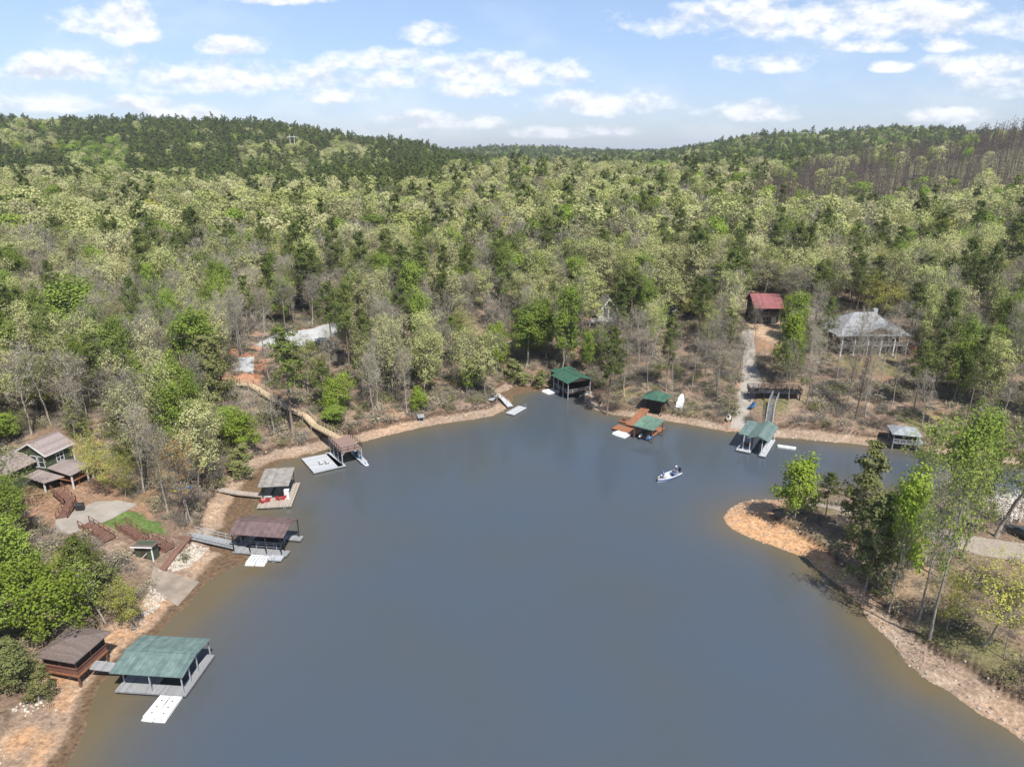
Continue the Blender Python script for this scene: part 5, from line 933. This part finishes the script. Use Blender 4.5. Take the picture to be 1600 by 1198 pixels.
# trees read off the photo: kind, base px, base py, top py, crown width px
SPOT = [('lime', 1241, 812, 703, 68, 'young light green tree standing on the peninsula tip'), ('pine', 1290, 806, 738, 30, 'small young pine on the peninsula beside the light green tree'), ('cedar', 1345, 850, 690, 88, None), ('cedar', 1352, 922, 765, 84, None), ('lime', 1392, 925, 722, 72, None),
 ('leafy', 1478, 845, 622, 80, None), ('airy', 1430, 800, 640, 75, None), ('airy', 1556, 838, 612, 95, None), ('airy', 1592, 815, 606, 60, None), ('leafy', 1515, 815, 625, 56, None), ('airy', 1452, 1000, 700, 62, None), ('bare', 1436, 968, 718, 40, None), ('airy', 1470, 905, 680, 60, None), ('airy', 1505, 870, 700, 70, None),
 ('airy', 1445, 880, 690, 60, None), ('bare', 1388, 958, 800, 36, None), ('gold', 1538, 1010, 845, 108, 'airy golden green tree at the bottom right of the peninsula shore'), ('bare', 1568, 1030, 905, 28, None), ('gold', 1480, 985, 890, 60, None), ('white', 1566, 812, 764, 58, 'white blossoming dogwood by the inlet behind the peninsula trees'), ('airy', 1640, 960, 790, 90, None),
 ('lime', 92, 1002, 868, 84, 'brilliant lime green tree just above the screened hut'), ('gold', 212, 980, 898, 60, None), ('airy', 165, 975, 862, 52, None), ('pine', 140, 958, 838, 52, None), ('cedar', 190, 945, 872, 56, None), ('leafy', 15, 940, 790, 80, None), ('leafy', 52, 925, 815, 60, None), ('leafy', -5, 1020, 880, 80, None), ('cedar', 28, 1075, 985, 66, None), ('cedar', 60, 1100, 1045, 44, None), ('leafy', 22, 850, 758, 56, None),
 ('shrub', 130, 880, 860, 50, None), ('gold', 120, 925, 850, 50, None), ('airy', 34, 806, 704, 58, None), ('leafy', 5, 800, 735, 46, None), ('gold', 168, 774, 660, 56, None), ('gold', 196, 778, 700, 40, None), ('rust', 300, 818, 668, 66, 'rust and gold budding tree on the bank left of the flat roofed dock'), ('bare', 292, 815, 700, 50, None), ('bare', 262, 800, 650, 56, None), ('bare', 225, 770, 620, 60, None), ('bare', 185, 690, 560, 60, None), ('bare', 130, 668, 540, 66, None), ('bare', 80, 664, 520, 66, None), ('bare', 50, 680, 530, 60, None), ('leafy', 16, 690, 640, 50, None),
 ('leafy', 118, 560, 425, 84, None), ('leafy', 8, 520, 415, 66, None), ('lime', 70, 520, 462, 54, None), ('oak', 50, 620, 495, 90, None), ('lime', 205, 560, 486, 70, None), ('leafy', 185, 600, 500, 80, None), ('lime', 222, 610, 548, 60, None), ('leafy', 318, 610, 470, 78, None), ('cedar', 335, 632, 520, 66, None), ('leafy', 272, 500, 425, 60, None), ('leafy', 262, 660, 560, 62, None), ('lime', 382, 708, 640, 46, None), ('leafy', 360, 690, 630, 50, None), ('oak', 330, 720, 600, 60, None), ('cedar', 370, 745, 690, 50, None),
 ('pine', 458, 682, 508, 62, None), ('pine', 505, 640, 560, 30, None), ('lime', 527, 650, 580, 40, None), ('leafy', 520, 665, 630, 40, None), ('pine', 547, 590, 440, 36, None), ('pine', 633, 540, 438, 34, None), ('lime', 655, 645, 600, 30, None), ('oak', 622, 590, 508, 46, None), ('pine', 708, 575, 492, 34, None), ('lime', 738, 610, 556, 42, None), ('lime', 775, 580, 500, 46, None), ('leafy', 822, 575, 462, 64, None), ('leafy', 878, 585, 435, 54, None), ('cedar', 815, 598, 560, 46, None), ('cedar', 845, 606, 578, 30, None), ('pine', 948, 648, 508, 44, None),
 ('lime', 935, 560, 505, 44, None), ('pine', 985, 530, 425, 44, None), ('pine', 968, 528, 440, 36, None), ('leafy', 1012, 520, 430, 36, None), ('pine', 1090, 540, 430, 40, None), ('pine', 1142, 505, 400, 44, None), ('pine', 1115, 510, 410, 44, None), ('lime', 1228, 598, 472, 48, None), ('dead', 1336, 656, 530, 20, 'tall leafless snag with short branch stubs on the bank right of the stairs'), ('bare', 1260, 632, 500, 40, None), ('bare', 1232, 632, 520, 30, None), ('bare', 1306, 600, 480, 44, None), ('pine', 1290, 560, 462, 30, None),
 ('bare', 1345, 565, 478, 40, None), ('bare', 1330, 600, 470, 26, None), ('bare', 1376, 606, 484, 28, None), ('bare', 1352, 628, 505, 26, None), ('bare', 1322, 640, 520, 26, None), ('bare', 1392, 640, 520, 28, None), ('bare', 938, 570, 486, 34, None), ('pine', 966, 560, 455, 30, None), ('pine', 1040, 612, 488, 28, None), ('airy', 1018, 560, 470, 34, None), ('bare', 1180, 545, 462, 26, None), ('pine', 1428, 640, 530, 36, None), ('pine', 1420, 535, 440, 34, None), ('pine', 1530, 470, 400, 50, None), ('bare', 1398, 560, 460, 44, None), ('bare', 1150, 600, 505, 40, None), ('bare', 1080, 610, 510, 40, None), ('bare', 1120, 620, 520, 40, None), ('bare', 1012, 610, 500, 40, None), ('bare', 975, 620, 510, 40, None), ('bare', 1050, 612, 500, 36, None), ('bare', 1100, 590, 480, 36, None), ('pine', 520, 560, 440, 40, None), ('pine', 425, 470, 395, 50, None), ('pine', 560, 500, 420, 36, None)]
zm = lambda px, py: G(px, py)
placed = []
for s in SPOT:
    kind, px, py, ty, w, lab = s; g = zm(px, py); c = g[1] * math.cos(PH) + (H - g[2]) * math.sin(PH)
    top = PY(px, ty, g[1] ); h = top[2] - g[2]
    add_tree(kind, g[0], g[1], g[2] - .1, max(2.5, h), w * c / F, label=lab); placed.append((g[0], g[1]))
# scattered forest
CELL = 6.3
rows = []
y = 62.0
def keep_clear(x, y, last=None):
    m = np.zeros(len(x), bool)
    for poly in CLEAR[:NCL] if last else CLEAR: m |= pip(poly, x, y)
    return m
ptsX, ptsY = [], []
while y < 2300:
    st = 5.5 + max(0, (y - 260)) * .006; st = min(st, 13); xr = 0.80 * (y + 55); xs = np.arange(-xr, xr, st); ptsX.append(xs + (rng.random(len(xs)) - .5) * st * .9); ptsY.append(np.full(len(xs), y) + (rng.random(len(xs)) - .5) * st * .9); y += st
X = np.concatenate(ptsX); Y = np.concatenate(ptsY); z, d, bw, mu, e = terr(X, Y, True)
ok = (d > bw + .8) & ~keep_clear(X, Y) & ~((X > 15) & (Y < 112) & (d > 0)) 
# open ground: thin the slopes next to the water
thin = np.ones(len(X)); near = (d < 45); thin[near] = .72; thin[(X < -35) & (Y < 118)] = .75; thin[d < bw + 4] *= .4; ok &= rng.random(len(X)) < thin
X, Y, z, d = X[ok], Y[ok], z[ok], d[ok]
PX, PY_ = project(X, Y, z)
# hidden far slopes: keep only what can show over the ground in front
KZ = [([(1300, 246), (1215, 268), (1120, 312), (1130, 345), (1190, 360), (1290, 342), (1420, 312), (1660, 295), (1660, 183), (1545, 195), (1400, 226)], dict(dead=.96, oak=.03, leafy=.01), 330, 760),
      ([(100, 225), (195, 225), (200, 265), (95, 262)], dict(leafy=.8, lime=.1, oak=.1), 300, 2000),
      ([(0, 180), (95, 190), (90, 235), (0, 240)], dict(oak=.45, leafy=.25, gold=.1, pine=.2), 300, 2000),
      ([(375, 228), (560, 225), (600, 262), (560, 280), (375, 268)], dict(oak=.5, pine=.35, leafy=.15), 300, 2000),
      ([(0, 265), (120, 262), (250, 278), (270, 345), (150, 380), (0, 350)], dict(oak=.72, pine=.12, leafy=.08, gold=.08), 200, 2000),
      ([(0, 180), (560, 180), (740, 235), (700, 262), (620, 300), (430, 290), (250, 270), (0, 262)], dict(pine=.80, leafy=.1, oak=.07, lime=.03), 300, 2000),
      ([(265, 275), (420, 290), (540, 290), (540, 345), (400, 370), (270, 345)], dict(oak=.70, bare=.08, pine=.12, leafy=.06, gold=.04), 200, 2000),
      ([(620, 250), (800, 238), (1010, 243), (1000, 330), (640, 330)], dict(oak=.50, bare=.24, pine=.12, lime=.08, leafy=.06, gold=.04), 200, 620),
      ([(1000, 330), (1600, 285), (1600, 400), (1000, 420)], dict(oak=.44, bare=.28, pine=.12, leafy=.12, gold=.04), 200, 700),
      ([(740, 215), (1400, 180), (1660, 180), (1660, 260), (1000, 260), (740, 240)], dict(leafy=.36, pine=.40, oak=.17, lime=.07), 640, 9000)]
def prob_kind(x, y, px, py, zg_):
    qx, qy = project(x, y, zg_ + 15) if y > 190 else (px, py); jx = (vnoise([x], [y], 30, 79)[0] - .5) * 40; jy = (vnoise([x], [y], 30, 80)[0] - .5) * 16
    if y > 190:
        for poly, w, y0, y1 in KZ:
            if y0 < y < y1 and pip(poly, np.array([qx + jx]), np.array([qy + jy]))[0]:
                n = vnoise([x], [y], 26, 83)[0]; w = dict(w); m = max(w, key=w.get); w[m] *= .6 + .9 * n; ks = list(w); p = np.array([w[k] for k in ks]); return ks[int(np.searchsorted(np.cumsum(p / p.sum()), random.random(), 'right').clip(0, len(ks) - 1))]
    n = vnoise([x], [y], 45, 77)[0]; n2 = vnoise([x], [y], 22, 78)[0]
    if y > 900: w = dict(pine=.42, leafy=.33, oak=.17, lime=.08)
    elif y > 480 and px < 800: w = dict(pine=.62 + .3 * (n - .5), leafy=.15, oak=.18, lime=.05, dead=.02)
    elif y > 260 and px < 520: w = dict(oak=.50, pine=.12 + .5 * max(0, n - .5), leafy=.14, lime=.06, gold=.06, bare=.1)
    elif y > 430: w = dict(oak=.45, leafy=.2, pine=.14, lime=.1, gold=.04, bare=.08)
    elif y > 205: w = dict(oak=.30, bare=.42 + .4 * max(0, n - .5), leafy=.15, pine=.09 + .3 * max(0, n2 - .5), gold=.06, lime=.05)
    elif px < 420 and y < 190: w = dict(bare=.32, oak=.2, leafy=.22, pine=.12, lime=.06, gold=.04, cedar=.05)
    else: w = dict(bare=.56, oak=.20, pine=.09, leafy=.10, gold=.02, lime=.03, cedar=.01)
    ks = list(w); p = np.array([w[k] for k in ks]); return ks[int(np.searchsorted(np.cumsum(p / p.sum()), random.random(), 'right').clip(0, len(ks) - 1))]
cand = []
pl = np.array(placed)
for i in range(len(X)):
    if ((pl[:, 0] - X[i]) ** 2 + (pl[:, 1] - Y[i]) ** 2).min() < 6: continue
    cand.append((X[i], Y[i], z[i], PX[i], PY_[i], prob_kind(X[i], Y[i], PX[i], PY_[i], z[i]), d[i]))
def visible(c):                                   # does a tree of 20 m clear the canopy in front of it?
    return True
cand.sort(key=lambda c: c[1]); CAP = 300; cnt = {k: sum(1 for t in TREES if t[1] == k) for k in KN}
FAR = {k: [] for k in KINDS}; ZS = {'pine': 1.0, 'dead': 1.0}
for (x, y_, z_, px, py, k, dd) in cand:
    sp = SPEC[k]; h = sp['H'] * (.70 + .46 * random.random()) * (1.0 if (dd < 45 and k not in ('pine', 'dead')) else 1) * (1.1 if k == 'dead' else 1)
    infr = -40 < px < 1640 and y_ < 262
    if infr and cnt[k] < CAP:
        cnt[k] += 1; w = 2 * sp['cr'] * 1.05 * (.8 + .4 * random.random()) * (1 if y_ > 200 else .72); add_tree(k, x, y_, z_ - .15, h, w)
    else:
        s = h / sp['H']; FAR[k].append((x, y_, z_ - .2, s * (.85 + (.6 if k in ('oak', 'leafy', 'bare', 'gold') else .3) * random.random()) * (1 + max(0, y_ - 500) / 4000), s))
print('individual', len(TREES), {k: cnt[k] for k in cnt}, 'far', {k: len(v) for k, v in FAR.items()})
# labels of the trees: kind, size, side and rank from a landmark
used = {}
slots = {}
for t in TREES:
    r, k, x, y_, z_, h, lab, grp = t
    if lab: r['label'] = lab; continue
    px, py = project(x, y_, z_ + h * .6); j = min(range(len(MARKS)), key=lambda j: math.hypot((MARKS[j][0] - px), (MARKS[j][1] - py) * 1.3)); mx_, my, nm = MARKS[j]; dx, dy = px - mx_, py - my
    side = ('left of' if dx < 0 else 'right of') if abs(dx) > abs(dy) * 1.2 else ('above' if dy < 0 else 'below')
    size = 'tall' if h > SPEC[k]['H'] * .98 else ('small' if h < SPEC[k]['H'] * .8 else 'medium')
    slots.setdefault((k, size, side, nm), []).append((math.hypot(dx, dy), id(r), r))
ORD = ['nearest', 'second', 'third', 'fourth', 'fifth', 'sixth', 'seventh', 'eighth', 'ninth', 'tenth', 'eleventh', 'twelfth', 'thirteenth', 'fourteenth', 'fifteenth', 'sixteenth', 'seventeenth', 'eighteenth', 'nineteenth', 'twentieth', 'twenty-first', 'twenty-second', 'twenty-third', 'twenty-fourth', 'twenty-fifth', 'twenty-sixth', 'twenty-seventh', 'twenty-eighth']
for (k, size, side, nm), L_ in slots.items():
    L_.sort(key=lambda a: a[:2]); ph = side + ' the'
    for i, (dist, _, r) in enumerate(L_):
        if len(L_) == 1: r['label'] = f'{size} {KN[k][1]} {ph} {nm}'
        else: r['label'] = f'{size} {KN[k][1]}, {ORD[min(i, 27)]} one {ph} {nm}'
        r['group'] = {'pine': 'pines around the cove', 'leafy': 'fresh green trees around the cove', 'lime': 'lime green trees around the cove', 'oak': 'budding oaks around the cove', 'gold': 'golden green oaks around the cove', 'bare': 'bare grey trees around the cove', 'dead': 'leafless brown pines on the right hillside', 'cedar': 'cedars around the cove'}.get(k, 'small trees by the shore')

# far woods: one object per kind, trees set out by geometry nodes
def scatter(name, pts, meshes, label, cat):
    """pts rows: x, y, z, horizontal scale, vertical scale"""
    P_ = np.array(pts, float); src = bpy.data.collections.new(name + '_source')
    for i, me in enumerate(meshes): o = bpy.data.objects.new('%s_kind_%d' % (name, i), me); src.objects.link(o)
    me = bpy.data.meshes.new(name); me.vertices.add(len(P_)); me.vertices.foreach_set('co', P_[:, :3].astype(np.float32).ravel())
    a = me.attributes.new('turn', 'FLOAT_VECTOR', 'POINT'); rt = np.zeros((len(P_), 3)); rt[:, 2] = rng.random(len(P_)) * 6.283; rt[:, :2] = rng.normal(size=(len(P_), 2)) * .03; a.data.foreach_set('vector', rt.astype(np.float32).ravel())
    a = me.attributes.new('size', 'FLOAT_VECTOR', 'POINT'); a.data.foreach_set('vector', np.stack([P_[:, 3], P_[:, 3], P_[:, 4]], 1).astype(np.float32).ravel())
    a = me.attributes.new('pick', 'INT', 'POINT'); a.data.foreach_set('value', rng.integers(0, len(meshes), len(P_)).astype(np.int32))
    o = bpy.data.objects.new(name, me); COL.objects.link(o); o['kind'] = 'stuff'; o['label'] = label; o['category'] = cat
    ng = bpy.data.node_groups.new(name, 'GeometryNodeTree'); ng.interface.new_socket('Geometry', in_out='INPUT', socket_type='NodeSocketGeometry'); ng.interface.new_socket('Geometry', in_out='OUTPUT', socket_type='NodeSocketGeometry')
    gi = ng.nodes.new('NodeGroupInput'); go = ng.nodes.new('NodeGroupOutput'); ci = ng.nodes.new('GeometryNodeCollectionInfo'); ci.inputs['Collection'].default_value = src; ci.inputs['Separate Children'].default_value = True; ci.inputs['Reset Children'].default_value = True
    ip = ng.nodes.new('GeometryNodeInstanceOnPoints'); ip.inputs['Pick Instance'].default_value = True
    def att(nm, ty): n = ng.nodes.new('GeometryNodeInputNamedAttribute'); n.data_type = ty; n.inputs['Name'].default_value = nm; return [s for s in n.outputs if s.enabled and s.name == 'Attribute'][0]
    mp = ng.nodes.new('GeometryNodeMeshToPoints'); LK(ng, gi.outputs[0], mp.inputs[0])
    LK(ng, mp.outputs[0], ip.inputs['Points']); LK(ng, ci.outputs[0], ip.inputs['Instance']); LK(ng, att('pick', 'INT'), ip.inputs['Instance Index']); LK(ng, att('turn', 'FLOAT_VECTOR'), ip.inputs['Rotation']); LK(ng, att('size', 'FLOAT_VECTOR'), ip.inputs['Scale'])
    LK(ng, ip.outputs[0], go.inputs[0]); md = o.modifiers.new('scatter', 'NODES'); md.node_group = ng; return o
WN = {'pine': 'pine_woods', 'leafy': 'leafy_woods', 'oak': 'oak_woods', 'bare': 'bare_woods', 'dead': 'leafless_pine_woods', 'gold': 'golden_oak_woods', 'lime': 'lime_green_woods', 'cedar': 'cedar_woods'}
WL = {'pine': 'dark green pines scattered through the distant hills', 'leafy': 'fresh green trees scattered through the distant woods', 'oak': 'pale yellow green budding oaks covering the distant woods', 'bare': 'bare grey trees in the distant woods', 'dead': 'brown leafless pines covering the hillside at the upper right', 'gold': 'golden green oaks in the distant woods', 'lime': 'bright lime green trees dotted over the distant woods', 'cedar': 'olive cedars in the distant woods'}
for k in KINDS:
    if FAR[k]: scatter(WN[k], FAR[k], [tree_mesh(k, v + 11, 1) for v in range(5)], WL[k], 'woods')

# undergrowth, shore stones and fallen sticks
def shore_pts(n, f, box=(-80, 100, 45, 240)):
    x = rng.uniform(box[0], box[1], n); y = rng.uniform(box[2], box[3], n); z, d, bw, mu, e = terr(x, y, True); m = f(x, y, d, bw, mu) & ~keep_clear(x, y, True); return x[m], y[m], z[m]
def stone_mesh(seed, m):
    rg = np.random.default_rng(seed); th = [0, 1.05, 2.1, 3.14, 4.2, 5.2]; v = [(0, 0, .30 + .1 * rg.random())]; 
    for zz, rr in ((.22, .3), (-.1, .42)): v += [(math.cos(t) * rr * (.8 + .5 * rg.random()), math.sin(t) * rr * (.7 + .4 * rg.random()), zz * (.8 + .4 * rg.random())) for t in th]
    fs = [(0, 1 + i, 1 + (i + 1) % 6) for i in range(6)] + [(1 + i, 7 + i, 7 + (i + 1) % 6, 1 + (i + 1) % 6) for i in range(6)]
    me = bpy.data.meshes.new('stone'); me.from_pydata(v, [], fs); me.update(); me.materials.append(m); return me
SM = foliage_mat('shore_stone', (.25, .205, .165), (.37, .32, .27), 0, vmin=.8, vmax=1.15); SM2 = foliage_mat('pale_rock', (.44, .40, .345), (.34, .30, .25), 0, vmin=.8, vmax=1.1)
x, y, z = shore_pts(130000, lambda x, y, d, bw, mu: (d > -.2) & (d < bw + .3) & (d > mu - .3) & ((d < 1.2) | (rng.random(len(x)) < .5)) & ~((x < -30) & (y < 92) & (rng.random(len(x)) < .75)), (-60, 100, 45, 180))
s = .14 + .55 * rng.random(len(x)) ** 6
scatter('shore_stones', np.stack([x, y, z - .02, s, s], 1), [stone_mesh(i, SM) for i in range(4)], 'tan and grey stones strewn along the waterline', 'stones')
rp = [gpoly([(243, 893), (262, 886), (300, 850), (312, 848), (330, 855), (300, 885), (275, 893)]), gpoly([(200, 985), (235, 915), (262, 935), (235, 960), (215, 990)]), gpoly([(20, 1110), (60, 1080), (95, 1060), (90, 1090), (40, 1120)])]
x = rng.uniform(-60, -30, 40000); y = rng.uniform(45, 95, 40000); m = pip(rp[0], x, y) | (pip(rp[1], x, y) & (rng.random(40000) < .5)) | (pip(rp[2], x, y) & (rng.random(40000) < .25)); x, y = x[m], y[m]; s = .25 + .4 * rng.random(len(x)) ** 2
scatter('riprap', np.stack([x, y, terr(x, y), s, s], 1), [stone_mesh(i + 9, SM2) for i in range(4)], 'white riprap rocks covering the bank between the boardwalk and the ramp', 'rocks')
def brush_mesh(seed, kind):
    rg = np.random.default_rng(seed); sg = []
    for _ in range(60):
        a = np.array([*(rg.normal(size=2) * .5), 0]); d = unit(np.array([*(rg.normal(size=2) * .7), .9])); l = .5 + 1.1 * rg.random(); b = a + d * l; sg.append((a, b, .022, .012))
        for _ in range(2): t = .4 + .6 * rg.random(); s_ = a + (b - a) * t; sg.append((s_, s_ + unit(d + rg.normal(size=3) * .6) * l * .5, .014, .008))
    v, f = tubes_np(sg, 3); parts = [(v, f, BM['grey'])]
    if kind: C = np.array([q[1] for q in sg if rg.random() < (.9 if kind != 'bare' else .4)]); C = C.repeat(2, 0) + rg.normal(size=(len(C) * 2, 3)) * .15; qv, qf = quads_np(C, .26, rg, .8); parts.append((qv, qf, FM[kind]))
    return np_mesh('brush', parts)
x, y, z = shore_pts(52000, lambda x, y, d, bw, mu: (d > bw + .6) & (rng.random(len(x)) < np.where(fbm(x, y, 12, 90, 2) > .5, .62, .30)) & ~((x > 15) & (y < 125) & (rng.random(len(x)) < .75)), (-130, 150, 45, 230))
s = .5 + .8 * rng.random(len(x)) ** 2
scatter('undergrowth', np.stack([x, y, z - .05, s, s * .9], 1), [brush_mesh(1, None), brush_mesh(2, None), brush_mesh(3, 'bare'), brush_mesh(4, 'bare'), brush_mesh(5, None), brush_mesh(6, 'bare'), brush_mesh(7, None), brush_mesh(8, 'shrub')], 'twiggy brush and saplings covering the ground under the trees', 'undergrowth')
# dark brush piles and fallen trunks
for k, (px, py, w, lab) in enumerate([(955, 640, 4, 'dark brush pile on the shore between the boathouse and the gazebo'), (1370, 662, 5, 'dark brush pile on the bank left of the grey roofed boathouse'), (1195, 562, 4, 'dark round brush pile right of the concrete driveway'), (620, 596, 3.5, 'dark brush pile on the slope above the stony bank'), (930, 598, 5, 'dark tangle of branches just right of the boathouse')]):
    g = G(px, py); rg = np.random.default_rng(300 + k); sg = []
    for _ in range(420):
        a = rg.normal(size=3) * [w * .33, w * .28, .35] + [0, 0, .5]; a[2] = abs(a[2]) * .8; d = unit(rg.normal(size=3) * [1, 1, .45]); sg.append((a, a + d * (.5 + 1.1 * rg.random()), .035, .015))
    v, f_ = tubes_np(sg, 3); me = np_mesh('brush_pile', [(v, f_, BM['dead'])]); o = bpy.data.objects.new('brush_pile', me); COL.objects.link(o); o.location = g; tag(o, lab, 'brush pile')
for k, (a_, b_, lab) in enumerate([((1012, 592), (1060, 622), 'fallen trunk on the slope above the gazebo'), ((1190, 562), (1222, 560), 'fallen log right of the concrete driveway'), ((1300, 620), (1330, 648), 'fallen trunk beside the tall leafless snag'), ((1352, 660), (1392, 676), 'fallen log left of the grey roofed boathouse'), ((690, 628), (715, 640), 'fallen trunk on the bank left of the dark walkway'), ((1090, 600), (1150, 618), 'long fallen trunk on the slope left of the driveway'), ((560, 640), (590, 612), 'fallen trunk on the slope above the two storey dock'), ((1225, 575), (1290, 580), 'long fallen log above the black hillside deck')]):
    A = G(*a_); B = G(*b_); o = Vector(A); b = Vector(B) - o; rg = np.random.default_rng(k); sg = [(np.array([0, 0, .2]), np.array(b) + [0, 0, .25], .2, .1)]
    for _ in range(7): t = .4 + .6 * rg.random(); s_ = np.array(b) * t + [0, 0, .2]; sg.append((s_, s_ + unit(np.array(b.normalized()) + rg.normal(size=3) * .6) * 1.8, .05, .02))
    v, f_ = tubes_np(sg, 6); me = np_mesh('fallen_trunk', [(v, f_, BM['grey'])]); ob = bpy.data.objects.new('fallen_trunk', me); COL.objects.link(ob); ob.location = o; tag(ob, lab, 'log')

# the air: a closed box of faint even haze round the whole scene
hm = bpy.data.materials.new('haze_air'); hm.use_nodes = True; nt_ = hm.node_tree; nt_.nodes.clear(); o_ = N(nt_, 'ShaderNodeOutputMaterial'); pv = N(nt_, 'ShaderNodeVolumePrincipled'); pv.inputs['Density'].default_value = 0.00010; pv.inputs['Color'].default_value = (.80, .88, 1, 1); pv.inputs['Anisotropy'].default_value = .2; LK(nt_, pv.outputs[0], o_.inputs['Volume'])
M['haze'] = hm; hz_ = MB().box(-13000, 13000, -400, 9500, -8, 190).build('haze', 'haze'); hz_['kind'] = 'stuff'; hz_['label'] = 'faint pale haze over the lake and the wooded hills'; hz_['category'] = 'haze'
